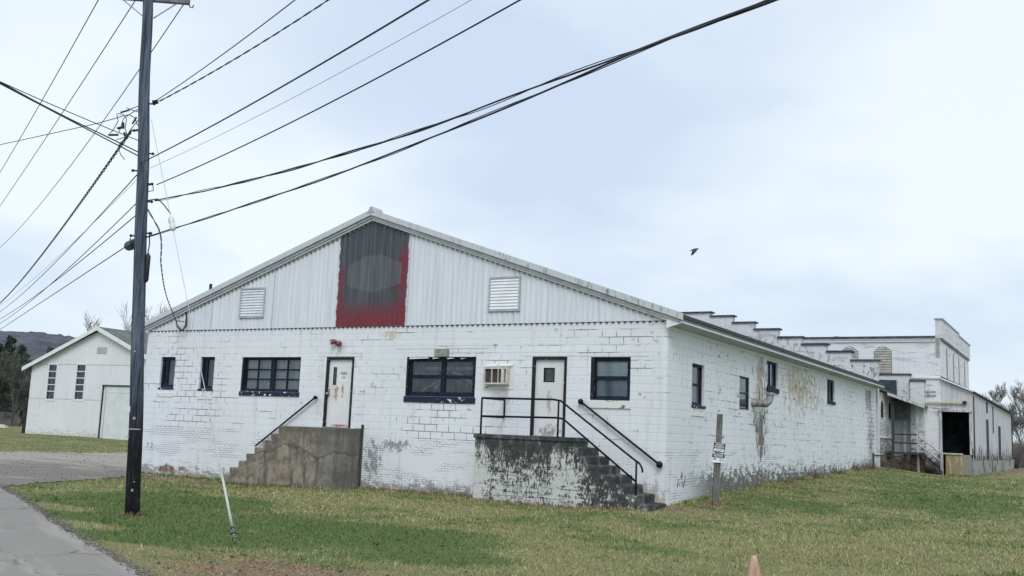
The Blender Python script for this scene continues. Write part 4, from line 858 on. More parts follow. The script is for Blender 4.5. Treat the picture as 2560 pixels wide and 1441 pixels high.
# clutter of connectors beside the pole, all tied to it
mb = MB(); o_ = pp(6.05)
def rel(du, dz, dw=0.0): return o_ + ex*du + np.array([0, 0, dz]) - ey*dw
for a in ([(-.10, .20), (-.24, .11), (-.40, -.02), (-.46, -.30)], [(-.10, -.02), (-.22, -.2), (-.30, -.38), (-.42, -.52)], [(-.52, .08), (-.42, .06), (-.34, -.02), (-.35, -.22), (-.30, -.34)], [(-.54, .07), (-.50, -.08), (-.58, -.26), (-.64, -.33)], [(-.10, -.22), (-.22, -.26), (-.30, -.38), (-.50, -.45)], [(-.42, -.50), (-.45, -.62), (-.38, -.75), (-.3, -.84)], [(-.12, .25), (-.3, .17)], [(-.1, .12), (-.25, .16), (-.36, .2)]):
    mb.tube([rel(*p) for p in a], .0085, 5)
for (a, b_, r_) in (((-.47, .10), (-.30, .16), .018), ((-.66, -.36), (-.47, -.35), .022), ((-.40, -.10), (-.39, -.22), .026), ((-.50, -.22), (-.42, -.20), .026), ((-.36, -.30), (-.31, -.42), .024), ((-.22, -.12), (-.15, .02), .018)):
    mb.tube([rel(*a), rel(*b_)], r_, 7)
mb.build('connectors', BLACKM, UP)
MB().tube([pp(6.38)+ex*.16, pp(6.40)+ex*.26], .045, 8).build('dead_end', BLACKM, UP); mb = MB(); mb.tube([pp(4.72)+ex*.12, pp(4.74)+ex*.2, pp(4.62)+ex*.22, pp(4.60)+ex*.12], .010, 5); mb.build('loop', BLACKM, UP); mb = MB(); mb.tube([pp(4.42)+ex*.1, pp(4.46)+ex*.3, pp(4.36)+ex*.42, pp(4.18)+ex*.56], .012, 5); mb.build('loose_tail', BLACKM, UP)

# ------------------------------------------------------------------ overhead wires
def sag_wire(P0, P1, sag, n=40, ext=1.25):
    P0, P1 = np.array(P0, float), np.array(P1, float); t = np.linspace(0, ext, n); C = P0+(P1-P0)*t[:, None]; C[:, 2] -= sag*4*t*(1-t); return C
def spline(pts, n=60):
    P = np.array(pts, float); d = np.r_[0, np.cumsum(np.linalg.norm(np.diff(P, axis=0), axis=1))]; out = []
    T_ = [(P[min(i+1, len(P)-1)]-P[max(i-1, 0)])/(d[min(i+1, len(P)-1)]-d[max(i-1, 0)]) for i in range(len(P))]
    for s in np.linspace(0, d[-1], n):
        i = min(np.searchsorted(d, s, side='right')-1, len(P)-2); h = d[i+1]-d[i]; t = (s-d[i])/h
        out.append((2*t**3-3*t*t+1)*P[i]+(t**3-2*t*t+t)*h*T_[i]+(-2*t**3+3*t*t)*P[i+1]+(t**3-t*t)*h*T_[i+1])
    return np.array(out)
def helix(C, amp, turns, ph=0):
    C = np.array(C); n = len(C); fine = np.stack([np.interp(np.linspace(0, n-1, n*8), range(n), C[:, k]) for k in range(3)], 1)
    L = np.r_[0, np.cumsum(np.linalg.norm(np.diff(fine, axis=0), axis=1))]; t = fine[-1]-fine[0]; t /= np.linalg.norm(t)
    a = np.cross(t, [0, 0, 1]); a /= np.linalg.norm(a); b_ = np.cross(a, t); q = L*turns*2*math.pi+ph
    return fine + amp*(np.cos(q)[:, None]*a+np.sin(q)[:, None]*b_)
WG = 'overhead wires on the utility pole'
def wire(C, r_, label, strands=None):
    mb = MB()
    if strands:
        for c_, rr2 in strands: mb.tube(c_, rr2, 5)
    else: mb.tube(C, r_, 6)
    return tag(mb.build('overhead_wire', BLACKM, None, smooth=True), label, 'wire', WG)
wire(sag_wire([-6.6, -10.75, 6.38], [-.34, -13.67, 6.13], .04), .0085, 'straight wire climbing just above the rippled twisted one beside the pole')
C = sag_wire([-6.50, -10.69, 6.41], [-1.32, -11.86, 7.06], .06, ext=1.4); wire(None, 0, 'rippled twisted cable climbing to the sky beside a straight wire, topmost pair on the pole', [(helix(C, .008, 1.7), .008), (helix(C, .008, 1.7, math.pi), .007)])
wire(sag_wire([-6.74, -10.83, 5.14], [3.41, -15.74, 4.58], .06), .0115, 'dark wire climbing from the pole just above the hair-thin grey one')
tag(MB().tube(sag_wire([-6.66, -10.78, 5.0], [2.89, -14.12, 5.35], .08), .0045, 5).build('overhead_wire', TRIM_GREY, None), 'hair-thin pale grey wire climbing between two dark wires', 'wire', WG)
wire(sag_wire([-6.42, -10.64, 4.74], [3.71, -14.38, 5.09], .10), .011, 'dark wire climbing from the small loop bracket above the thick bundle')
C6 = spline([[-6.42, -10.64, 4.42], [-5.46, -10.95, 4.36], [-2.23, -12.01, 4.19], [.42, -12.88, 4.14], [2.41, -13.53, 4.15], [4.1, -14.08, 4.23], [5.6, -14.57, 4.27], [6.68, -14.92, 4.32], [7.7, -15.25, 4.40]])
wire(None, 0, 'thick lashed cable bundle, upper of the two crossing above the roof', [(helix(C6, .012, .32), .011), (helix(C6, .016, .32, math.pi), .006), (helix(C6, .010, .21, 1), .009)])
C7 = spline([[-6.60, -10.75, 3.66], [-6.2, -10.68, 3.755], [-1.64, -12.43, 3.72], [1.1, -13.48, 3.74], [3.01, -14.21, 3.81], [4.47, -14.77, 3.87], [5.81, -15.28, 3.94], [6.91, -15.7, 3.95], [7.84, -16.05, 3.99]])
wire(None, 0, 'thick cable crossing lowest above the roof ridge, under the lashed bundle', [(helix(C7, .008, .25), .0115), (helix(C7, .012, .25, math.pi), .006)])
wire(sag_wire(aL+off+[0, 0, .0], [-24.64, -2.31, 8.76], .06), .010, 'wire from the far tip of the crossarm, outermost of the three steep ones')
wire(sag_wire(aM+off, [-28.99, .6, 8.49], .06), .010, 'middle one of three steep wires running from the crossarm')
wire(sag_wire(aR+off, [-37.57, 6.31, 8.29], .46), .010, 'wire from the hooked end of the crossarm passing behind the pole')
for p, dr in ((aL, 0), (aM, 1), (aR, 2)):
    pass
wire(sag_wire([-6.76, -10.84, 5.59], [-6.10, -14.21, 5.59], .02, ext=1.8), .0085, 'thin support wire running over the thick double cable')
C4 = sag_wire([-6.75, -10.83, 5.36], [-6.34, -14.06, 5.66], .02, ext=1.8); C4b = sag_wire([-6.74, -10.83, 5.28], [-6.30, -14.10, 5.63], .0, ext=1.8)
wire(None, 0, 'thick black double cable coming down to the pole from overhead', [(helix(C4, .006, .4), .012), (C4b, .012), (C4, .007)])
C5 = spline([[-6.86, -10.86, 5.92], [-7.02, -10.84, 6.12], [-7.23, -10.81, 6.19], [-7.8, -10.66, 6.23], [-8.68, -10.42, 6.3], [-10.29, -9.99, 6.46], [-14.33, -8.91, 6.87], [-19.13, -7.63, 7.36]])
wire(C5, .0095, 'drooping service cable curling down into the connectors beside the pole')
C = sag_wire([-6.92, -10.93, 5.81], [-46.49, 12.43, 6.56], .30, 60, 1.2); wire(None, 0, 'thick rippled black cable running down from the connectors toward the hill', [(helix(C, .020, .95), .012), (helix(C, .020, .95, 2.1), .012), (helix(C, .020, .95, 4.2), .012)])
wire(sag_wire([-6.74, -10.83, 4.95], [-36.82, 6.2, 5.05], .22), .0105, 'dark wire running away next to the hair-thin one, under the rippled cable')
tag(MB().tube(sag_wire([-6.76, -10.84, 4.82], [-31.03, 2.41, 4.72], .16), .0045, 5).build('overhead_wire', TRIM_GREY, None), 'hair-thin grey wire running away just under the rippled cable', 'wire', WG)
wire(sag_wire([-6.70, -10.80, 4.40], [-31.05, 2.51, 3.95], .18), .0095, 'dark wire running away that crosses the one below it')
wire(sag_wire([-6.69, -10.80, 4.15], [-31.61, 2.85, 4.20], .14), .0105, 'dark wire running away just above the one with the splice case')
wire(sag_wire([-6.62, -10.76, 3.69], [-32.0, 3.3, 3.89], .0), .0115, 'lowest dark wire running away, with the black splice case hung on it')
Cd = spline([[-6.55, -10.72, 4.3], [-5.95, -10.9, 3.78], [-7.3, -9.6, 3.46], [-10.72, -6.44, 3.31], [-14.07, -3.09, 3.20], [-17.26, -.2, 3.50]], 60)
Cd = spline([[-6.54, -10.71, 4.26], [-6.75, -10.18, 3.92], [-8.1, -8.93, 3.56], [-10.9, -6.28, 3.32], [-14.1, -3.06, 3.13], [-17.28, -.2, 3.50]], 60)
wire(None, 0, 'rippled service cable hanging from the pole down to the white gable', [(helix(Cd, .010, 1.1), .008), (helix(Cd, .010, 1.1, math.pi), .008)])
sc_ = thing('splice_case', 'black splice case hanging on the lowest wire beside the pole', 'splice case', (-7.1, -11.0, 3.4))
w0 = np.array([-6.62, -10.76, 3.69]); wd = np.array([-32.0, 3.3, 3.89])-w0; wd /= np.linalg.norm(wd)
a_ = w0+wd*.35-[0, 0, .07]; b2 = w0+wd*1.05-[0, 0, .03]
mb = MB(); mb.tube([a_, a_+(b2-a_)*.06, a_+(b2-a_)*.94, b2], [.06, .10, .10, .06], 10); mb.build('case', BLACKM, sc_, smooth=False)
mb = MB()
for t in (.15, .85): q = a_+(b2-a_)*t; mb.tube([q, q+[0, 0, .16]], .012, 5)
mb.build('hanger', BLACKM, sc_)
# guy wire and its anchor
gA = np.array([-6.61, -10.75, 6.03]); gB = np.array([-1.82, -12.48, -1.52]); gd = gB-gA
GW = thing('guy_wire', 'guy wire with a pale plastic guard staked into the grass beside the pole', 'guy wire', gB)
mb = MB(); mb.tube([gA, gB], .0055, 6); mb.build('strand', GREYM, GW)
q = gA+gd*.30; qd = gd/np.linalg.norm(gd); mb = MB(); mb.tube([q-qd*.16, q-qd*.12, q-qd*.03, q, q+qd*.04, q+qd*.14, q+qd*.17], [.018, .052, .055, .036, .052, .05, .018], 10); mb.build('strain_insulator', PORCEL, GW, smooth=True)
t0, t1 = .72, .965; mb = MB(); mb.tube([gA+gd*t for t in np.linspace(t0, t1, 8)], [.008, .010, .013, .015, .017, .019, .021, .023], 10); mb.build('guard', GUARD, GW, smooth=True)
mb = MB()
for k in range(5): q = gA+gd*(.966+.0045*k); mb.tube([q, q+qd*.025], [.038, .028][k % 2] + .005*k*(k < 3), 9)
mb.tube([gA+gd*.965, gA+gd*.99], .02, 6); mb.build('anchor_clamp', simple('clamp_iron', (.03, .03, .03), (.22, .22, .21), 18, .5, .4, metal=.3), GW)
mb = MB(); mb.tube([gA+gd*.985, gB-[0, 0, .1]+gd*0], .012, 6); mb.build('anchor_rod', GREYM, GW)

# ------------------------------------------------------------------ brick mill group at the back
GB = thing('brick_gable_building', 'old white brick building with a stepped parapet behind the long roof', 'building', (-9.6, 30, -1))
edges = [-9.6, -8.49, -7.27, -6.11, -4.85, -3.64, -2.40, -1.21, .05]; tops = [7.10, 6.88, 6.51, 6.14, 5.71, 5.33, 4.96, 4.52]
edges[0] = -10.7
mb = MB()
for k in range(8):
    mb.box((edges[k], 28.2, -1.5), (edges[k+1], 28.6, tops[k]-.08))
    if k: mb.box((-19.2-(edges[k+1]), 28.2, -1.5), (-19.2-edges[k] if k > 1 else -10.7, 28.6, tops[k]-.08))
mb.build('stepped_wall', GABLE_BRICK, GB)
for k in range(8):
    c_ = MB(); c_.box((edges[k]-.02, 28.12, tops[k]-.078), (edges[k+1]+.10, 28.68, tops[k])); c_.build('coping', DARKROOF, GB)
# arched-window side wall beyond the gable end, and its low roof
def arch_pts(c, w, z0, z1, n=8):
    r_ = w/2; P = [(c-r_, z0), (c+r_, z0)]
    for k in range(n+1): a = math.pi*k/n; P.append((c+r_*math.cos(a), z1-r_+r_*math.sin(a)))
    return P
mb = MB(); mb.quad((0, 28.6, -1.6), (0, 33.0, -1.6), (0, 33.0, 3.0), (0, 28.6, 3.0)); mb.build('wall', OLD_BRICK, GB)
for c_ in (29.55, 31.75):
    P = arch_pts(c_, .62, 1.72, 2.56); f = MB(); n = len(P)
    f.add([(.012, p[0], p[1]) for p in P]+[(.012, c_+(p[0]-c_)*1.28, p[1]+(.05 if p[1] > 1.8 else -.05)) for p in P]+[(.0, c_+(p[0]-c_)*1.28, p[1]+(.05 if p[1] > 1.8 else -.05)) for p in P], [(i, (i+1) % n, n+(i+1) % n, n+i) for i in range(n)]+[(n+i, n+(i+1) % n, 2*n+(i+1) % n, 2*n+i) for i in range(n)])
    w = f.build('window', WOODW, GB); MB().add([(.006, p[0], p[1]) for p in P], [tuple(range(n))]).build('pane', BLACK, w)
mb = MB(); mb.box((0, 28.9, .72), (.08, 32.3, .80)); mb.build('stone_band', PEELWHITE, GB)
mb = MB(); mb.hexa([(-3.5, 28.62, 4.4), (.22, 28.62, 2.99), (.22, 33, 2.99), (-3.5, 33, 4.4), (-3.5, 28.62, 4.48), (.22, 28.62, 3.07), (.22, 33, 3.07), (-3.5, 33, 4.48)]); mb.build('roof', DARKROOF, GB)
ML = thing('brick_mill', 'tall white brick mill with arched louvres and a raised side parapet', 'building', (-4, 38, -1))
mb = MB()
mb.quad((-14, 33, -1.6), (2.35, 33, -1.6), (2.35, 33, 6.02), (-14, 33, 6.02)); mb.quad((2.35, 33, -1.6), (2.35, 46.9, -1.6), (2.35, 46.9, 6.02), (2.35, 33, 6.02)); mb.quad((-14, 33, -1.6), (-14, 46.9, -1.6), (-14, 46.9, 6.02), (-14, 33, 6.02)); mb.quad((-14, 46.9, -1.6), (2.35, 46.9, -1.6), (2.35, 46.9, 6.02), (-14, 46.9, 6.02))
mb.build('wall', MILL_BRICK, ML)
mb = MB(); mb.box((-14.1, 32.86, 6.02), (2.1, 46.9, 6.14)); mb.hexa([(-4.9, 36, 6.14), (-2.5, 36, 6.14), (-2.5, 39, 6.14), (-4.9, 39, 6.14), (-3.85, 36.9, 6.58), (-3.65, 36.9, 6.58), (-3.65, 38, 6.58), (-3.85, 38, 6.58)]); mb.build('roof', DARKROOF, ML)
mb = MB(); mb.box((-14.05, 32.93, 5.84), (2.12, 33.0, 5.92)); mb.box((-14.05, 32.90, 5.94), (2.12, 33.0, 6.02)); mb.build('cornice', WHITE, ML)
mb = MB(); mb.box((2.12, 32.95, 6.02), (2.47, 40.5, 7.0)); mb.box((2.14, 40.5, 6.02), (2.45, 46.9, 6.9)); mb.build('parapet', GABLE_BRICK, ML)
mb = MB(); mb.box((2.08, 32.90, 7.0), (2.51, 40.6, 7.07)); mb.box((2.10, 40.6, 6.9), (2.49, 46.95, 6.97)); mb.build('coping', TRIM_GREY, ML)
mb = MB(); mb.box((2.35, 33.0, 5.93), (2.42, 46.95, 6.0)); mb.build('string_course', DARKTRIM, ML)
mb = MB(); mb.box((0.85, 32.92, 3.90), (2.4, 33.0, 3.99)); mb.box((2.35, 33.0, 3.90), (2.44, 46.9, 3.99)); mb.build('ledge', WHITE, ML)
LOUV = simple('weathered_louvre', (.42, .41, .36), (.58, .57, .52), 3, .8, .2)
for a, b_, z0, z1 in ((-.96, -.06, 4.1, 5.62), (-2.68, -1.78, 4.1, 5.62)):
    P = arch_pts((a+b_)/2, b_-a, z0, z1+.0, 10); zr = lambda c: z1-.28*((2*(c-(a+b_)/2)/(b_-a))**2)
    f = MB(); n = 14
    for k in range(n):
        c0 = a+(b_-a)*k/n; c1 = a+(b_-a)*(k+1)/n
        f.quad((c0, 32.985, z0), (c1, 32.985, z0), (c1, 32.985, zr(c1)), (c0, 32.985, zr(c0)))
    L = f.build('louvre', DARKWOOD, ML); s = MB()
    for k in range(17):
        zz = z0+.02+k*.088
        ww = min((b_-a)/2-.02, (b_-a)/2*math.sqrt(max(.02, (z1-zz-.062)/.28)))
        cc = (a+b_)/2; s.hexa([(cc-ww, 32.94, zz), (cc+ww, 32.94, zz), (cc+ww, 32.98, zz+.05), (cc-ww, 32.98, zz+.05), (cc-ww, 32.94, zz+.012), (cc+ww, 32.94, zz+.012), (cc+ww, 32.98, zz+.062), (cc-ww, 32.98, zz+.062)])
    s.build('slats', LOUV, L)
f = MB()
for k in range(13): f.box((2.14, 32.95, 5.05+k*.075), (2.34, 32.995, 5.09+k*.075))
f.build('louvre', LOUV, ML)
for c_ in (35.6, 38.6, 41.3, 44.4):
    P = arch_pts(c_, .62, 4.05, 5.75); f = MB(); n = len(P)
    f.add([(2.362, p[0], p[1]) for p in P]+[(2.375, c_+(p[0]-c_)*1.35, p[1]+.06*(p[1] > 4.2)) for p in P]+[(2.35, c_+(p[0]-c_)*1.35, p[1]+.06*(p[1] > 4.2)) for p in P], [(i, (i+1) % n, n+(i+1) % n, n+i) for i in range(n)]+[(n+i, n+(i+1) % n, 2*n+(i+1) % n, 2*n+i) for i in range(n)])
    w = f.build('window', WHITE, ML); MB().add([(2.358, p[0], p[1]) for p in P], [tuple(range(n))]).build('shutter', DARKTRIM, w)
MB().box((2.355, 39.6, 5.0), (2.38, 40.3, 5.45)).build('wall_plaque', WHITE, ML)
# lower stepped pieces in front of the mill
mb = MB(); mb.box((-.75, 32.70, 2.0), (.86, 32.97, 4.06)); mb.box((.90, 32.55, -1.5), (1.57, 32.97, 3.72)); mb.build('buttress', OLD_BRICK, ML)
mb = MB(); mb.box((-.80, 32.64, 4.06), (.93, 32.99, 4.14)); mb.box((.86, 32.50, 3.72), (1.62, 32.99, 3.80)); mb.build('coping', DARKROOF, ML)
mb = MB(); mb.hexa([(-.75, 32.60, 2.7), (.24, 32.60, 2.7), (.24, 32.68, 2.7), (-.75, 32.68, 2.7), (-.75, 32.60, 3.80), (.22, 32.60, 3.78), (.22, 32.68, 3.78), (-.75, 32.68, 3.80)]); mb.build('tar_paper_panel', TAR, ML)
mb = MB(); mb.box((1.60, 32.93, 3.22), (2.1, 32.995, 3.28)); mb.box((1.60, 32.92, 3.02), (2.1, 32.995, 3.08)); mb.box((1.72, 32.9, 2.98), (1.78, 32.995, 3.34)); mb.build('wall_bracket', WOODW, ML)
yb = thing('beam_bar', 'weathered yellowish bar fixed across the wall above the loading door', 'bar', (2.5, 32.9, 2.66)); mb = MB(); mb.box((1.56, 32.86, 2.63), (3.38, 32.93, 2.71)); mb.build('bar', YELLOWBAR, yb); MB().box((3.38, 32.84, 2.60), (3.56, 32.95, 2.76)).build('end_block', BLACKM, yb)
# shed with the loading door
far = at(2530, 1100, 64.5); P0 = np.array([3.80, 33.0]); P1 = far[:2]; sdv = P1-P0; SL = np.linalg.norm(sdv); sdv /= SL; snr = np.array([sdv[1], -sdv[0]])
zf = lambda u, v: float(on(u, v, (snr[0], snr[1], 0), snr@P0)[2])
SH = thing('loading_shed', 'white board-sided lean-to shed with a black open loading door', 'shed', (3.8, 40, -1))
TH = lambda u, w, z: (P0[0]+sdv[0]*u+snr[0]*w, P0[1]+sdv[1]*u+snr[1]*w, z)
zt0, zt1, zb0, zb1 = zf(2428, 980), zf(2530, 1036), zf(2428, 1150), zf(2530, 1150)
mb = MB(); mb.quad(TH(0, 0, zb0), TH(SL, 0, zb1), TH(SL, 0, zt1), TH(0, 0, zt0))
mb.quad((2.36, 32.99, 2.2), (3.80, 32.99, 2.22), (3.80, 32.99, 3.28), (2.36, 32.99, 3.93)); mb.quad((3.70, 32.99, -.0), (3.80, 32.99, -.0), (3.80, 32.99, 2.22), (3.66, 32.99, 2.22)); mb.quad(TH(SL, 0, zb1), TH(SL, -4, zb1), TH(SL, -4, zt1+1), TH(SL, 0, zt1))
mb.build('wall', SHED, SH)
mb = MB(); e = TH(SL+.2, .18, zt1-.05); s0 = TH(-.15, .12, zt0-.02); i0 = (2.36, 32.85, 3.97); i1 = (2.36, P1[1]+.3, zt1+.9)
mb.hexa([s0, e, i1, i0, (s0[0], s0[1], s0[2]+.07), (e[0], e[1], e[2]+.07), (i1[0], i1[1], i1[2]+.07), (i0[0], i0[1], i0[2]+.07)]); mb.build('roof', DARKROOF, SH)
mb = MB(); mb.hexa([(2.36, 32.80, 3.88), (3.9, 32.80, 3.22), (3.9, 32.86, 3.22), (2.36, 32.86, 3.88), (2.36, 32.80, 3.96), (3.9, 32.80, 3.30), (3.9, 32.86, 3.30), (2.36, 32.86, 3.96)]); mb.build('rake_board', WHITE, SH)
mb = MB(); mb.quad((2.3, 34.2, 0), (3.75, 34.2, 0), (3.75, 34.2, 2.3), (2.3, 34.2, 2.3)); mb.quad((2.356, 33.0, 0), (2.356, 34.2, 0), (2.356, 34.2, 2.3), (2.356, 33.0, 2.3)); mb.quad((2.36, 33, .06), (3.75, 33, .06), (3.75, 34.2, .06), (2.36, 34.2, .06)); mb.build('door_recess', INTERIOR, SH)
mb = MB(); mb.box((2.26, 32.90, .05), (2.37, 32.99, 2.24)); mb.box((3.66, 32.93, .05), (3.76, 32.985, 2.24)); mb.box((2.20, 32.86, 2.20), (3.80, 32.985, 2.30)); mb.build('door_frame', WOODW, SH)
mb = MB(); mb.box((1.95, 32.80, 2.33), (2.75, 32.85, 2.36)); mb.build('door_track', DARKWOOD, SH)
for a, b_, z0, z1 in ((SL*.30, SL*.345, zb0+.05, 2.0), (SL*.60, SL*.655, zb0+.05, 1.75), (SL*.31, SL*.335, 2.35, 2.95)):
    MB().box((a, .004, z0), (b_, .03, z1), TH).build('dark_opening', DARKWOOD, SH)  # raised dark boxes stand in for the shade in narrow wall openings
mb = MB(); mb.box((SL*.46, .004, 1.3), (SL*.475, .03, 2.8), TH); mb.box((SL*.02, .004, -.15), (SL*.035, .035, zt0-.2), TH); mb.box((SL*.985, .004, -.2), (SL, .05, zt1-.1), TH); mb.build('batten', DARKWOOD, SH)
mb = MB(); mb.box((.05, -.3, -1.4), (SL+1, -.02, zb0+.0), TH); mb.build('footing', mat_peel('footing_concrete', (.30, .30, .28), (.07, .066, .058), .54, 1.8, (1, 1, .5)), SH)
DK = thing('loading_dock', 'rust stained concrete dock block under the black loading door', 'dock', (3.1, 32.4, -1)); mb = MB(); mb.box((2.62, 32.0, -1.4), (3.72, 32.97, .03)); mb.build('block', RUSTY, DK); mb = MB(); mb.box((2.2, 31.95, .035), (3.35, 32.95, .10)); mb.build('deck_plate', WOODW, DK)
# porch
PO = thing('porch', 'weathered timber porch with a sagging canopy and wooden stair beside the loading dock', 'porch', (.8, 32, -.9))
mb = MB(); mb.hexa([(.23, 29.9, 2.92), (1.72, 31.6, 2.36), (1.72, 32.95, 2.36), (.23, 32.95, 2.92), (.23, 29.9, 2.99), (1.72, 31.6, 2.43), (1.72, 32.95, 2.43), (.23, 32.95, 2.99)]); mb.build('canopy', DARKROOF, PO)
mb = MB(); mb.hexa([(.22, 29.84, 2.86), (1.74, 31.52, 2.30), (1.74, 31.58, 2.30), (.22, 29.90, 2.86), (.22, 29.84, 3.0), (1.74, 31.52, 2.44), (1.74, 31.58, 2.44), (.22, 29.90, 3.0)]); mb.build('canopy_board', WOODW, PO)
mb = MB(); mb.box((.10, 32.2, 1.7), (.95, 32.3, 2.62)); mb.build('canopy_gusset', simple('slate_panel', (.10, .115, .13), (.16, .175, .19), 4, .8, .2), PO)
for x, y, z1 in ((1.36, 31.7, 2.4), (.34, 30.6, 2.8), (.62, 32.5, 2.4)): MB().box((x-.06, y-.06, float(g(x, y))-.1), (x+.06, y+.06, z1)).build('post', WOODW if x > .5 else DARKWOOD, PO)
mb = MB(); mb.box((.05, 30.6, -.04), (1.55, 32.5, .06)); mb.build('deck', DARKWOOD, PO)
mb = MB(); mb.tube([(.34, 30.6, .95), (1.36, 31.7, .95)], .04, 4); mb.tube([(.34, 30.6, .52), (1.36, 31.7, .52)], .04, 4); mb.build('deck_rail', DARKWOOD, PO)
mb = MB()
for z in (.85, .45): mb.tube([(1.36, 31.68, z+.05), (2.50, 31.68, z-.82)], .035, 4)
mb.build('stair_rail', WOODW, PO)
mb = MB()
for yy in (31.6, 32.4): mb.hexa([(1.45, yy, -.12), (2.52, yy, -1.02), (2.52, yy+.05, -1.02), (1.45, yy+.05, -.12), (1.45, yy, .08), (2.52, yy, -.82), (2.52, yy+.05, -.82), (1.45, yy+.05, .08)])
for k in range(5): mb.box((1.55+k*.2, 31.66, -.06-k*.18), (1.78+k*.2, 32.4, -.02-k*.18))
mb.build('stair', DARKWOOD, PO); MB().box((2.42, 31.62, -1.1), (2.54, 31.74, .12)).build('newel_post', WOODW, PO)
# black pipe gate stub at the end of the side wall
GT = thing('pipe_barrier', 'low black pipe barrier with a diagonal brace at the far end of the side wall', 'barrier', (.9, 27.2, -.8))
mb = MB(); b0 = np.array(on(2162, 1150, (1, 0, 0), .35)); 
mb.tube([(.35, 25.2, -.75), (.35, 25.2, -.02)], .05, 6); mb.build('stub_post', DARKWOOD, GT); mb = MB(); mb.tube([(.35, 25.2, -.12), (1.05, 29.4, -.16)], .03, 6); mb.build('top_bar', BLACKM, GT); mb = MB(); mb.tube([(1.05, 29.4, -.16), (.75, 26.0, -.85)], .028, 6); mb.tube([(1.05, 29.4, -.16), (1.05, 29.4, -.85)], .03, 6); mb.build('brace', BLACKM, GT)

# ------------------------------------------------------------------ white barn on the left
bd = np.array([.9965, .0837, 0]); bn = np.array([.0837, -.9965, 0]); BL = np.array([-59.815, 24.276, 0])
TB = lambda u, w, z: (BL[0]+bd[0]*u+bn[0]*w, BL[1]+bd[1]*u+bn[1]*w, z)
BN = thing('barn', 'white panel-sided barn with a grey roof and tall five-pane windows', 'barn', TB(6.5, -8, -1.3))
rb = lambda u: 6.45-.415*abs(u-6.53); uL, uR = -.1, 13.1
mb = MB(); ops = [(1.70, 2.55, 1.25, 3.82), (4.58, 5.47, 1.30, 3.84)]
wall_with_openings(mb, TB, uL, uR, -1.8, 3.85, ops, .1); mb.quad(TB(uL, 0, 3.85), TB(uR, 0, 3.85), TB(6.53, 0, rb(6.53)-.1)); mb.quad(TB(uL, 0, -1.8), TB(uL, -22, -1.8), TB(uL, -22, 3.8), TB(uL, 0, 3.8)); mb.quad(TB(uR, 0, -1.8), TB(uR, -22, -1.8), TB(uR, -22, 3.8), TB(uR, 0, 3.8)); mb.quad(TB(uL, -22, -1.8), TB(uR, -22, -1.8), TB(uR, -22, 3.8), TB(6.5, -22, 6.3), TB(uL, -22, 3.8)); mb.build('wall', BARN_WALL, BN)
mb = MB(); mb.box((uL, .002, 3.83), (uR, .012, 3.87), TB); mb.box((uL, .002, 1.30), (1.6, .012, 1.33), TB); mb.box((2.65, .002, 1.30), (4.5, .012, 1.33), TB); mb.box((5.6, .002, 1.30), (7.3, .012, 1.33), TB); mb.build('panel_seam', TRIM_GREY, BN)
mb = MB()
for k in range(1, 11):
    u_ = uL+1.22*k
    if not (1.5 < u_ < 2.7 or 4.4 < u_ < 5.7): mb.box((u_-.012, .002, -1.4 if u_ < 7.3 else 2.5), (u_+.012, .008, min(3.83, rb(u_)-.2)), TB)
mb.build('sheet_joint', BARN_WALL, BN)['kind'] = 'stuff'
def sb(mb, u0, u1, w0, w1, a, b_):
    mb.hexa([TB(u0, w0, rb(u0)+a), TB(u1, w0, rb(u1)+a), TB(u1, w1, rb(u1)+a), TB(u0, w1, rb(u0)+a), TB(u0, w0, rb(u0)+b_), TB(u1, w0, rb(u1)+b_), TB(u1, w1, rb(u1)+b_), TB(u0, w1, rb(u0)+b_)])
mb = MB(); sb(mb, -.75, 6.53, -22.3, .30, .05, .16); sb(mb, 6.53, 13.8, -22.3, .30, .05, .16); br = mb.build('roof', BARNROOF, BN)
mb = MB(); sb(mb, -.75, 6.53, .31, .36, -.12, .165); sb(mb, 6.53, 13.8, .31, .36, -.12, .165); mb.build('fascia', WHITE, br)
for a, b_, z0, z1 in ops:
    f = MB(); f.box((a-.07, 0.004, z0-.1), (a+.03, .03, z1+.08), TB); f.box((b_-.03, .004, z0-.1), (b_+.07, .03, z1+.08), TB); f.box((a+.03, .004, z1), (b_-.03, .03, z1+.08), TB); f.box((a+.03, .004, z0-.1), (b_-.03, .03, z0+.05), TB)
    for k in range(1, 5): zz = z0+.12+(z1-z0-.12)*k/5; f.box((a+.03, -.04, zz-.03), (b_-.03, .0, zz+.03), TB)
    w = f.build('window', WHITE, BN); MB().quad(TB(a, -.06, z0), TB(b_, -.06, z0), TB(b_, -.06, z1), TB(a, -.06, z1)).build('pane', GLASS, w); MB().quad(TB(a, -.3, z0), TB(b_, -.3, z0), TB(b_, -.3, z1), TB(a, -.3, z1)).build('backing', INTERIOR, w)
mb = MB(); mb.box((6.42, .004, 4.66), (6.86, .03, 5.14), TB); mb.box((6.92, .004, 4.66), (7.36, .03, 5.14), TB); mb.build('gable_vent', TRIM_GREY, BN)
mb = MB(); mb.box((7.72, .012, -1.4), (11.9, .05, 2.32), TB); d_ = mb.build('sliding_door', simple('barn_door_paint', (.60, .64, .63), (.68, .71, .70), 1.5, .7, .3), BN)
mb = MB(); mb.box((7.35, .012, -1.4), (7.45, .07, 2.40), TB); mb.box((7.35, .06, 2.33), (12.0, .12, 2.42), TB); mb.build('door_track', BLACKM, d_)
mb = MB(); mb.box((7.70, .052, -1.4), (7.76, .07, 2.3), TB); mb.box((7.76, .052, 1.85), (11.9, .058, 1.88), TB); mb.build('door_trim', TRIM_GREY, d_)
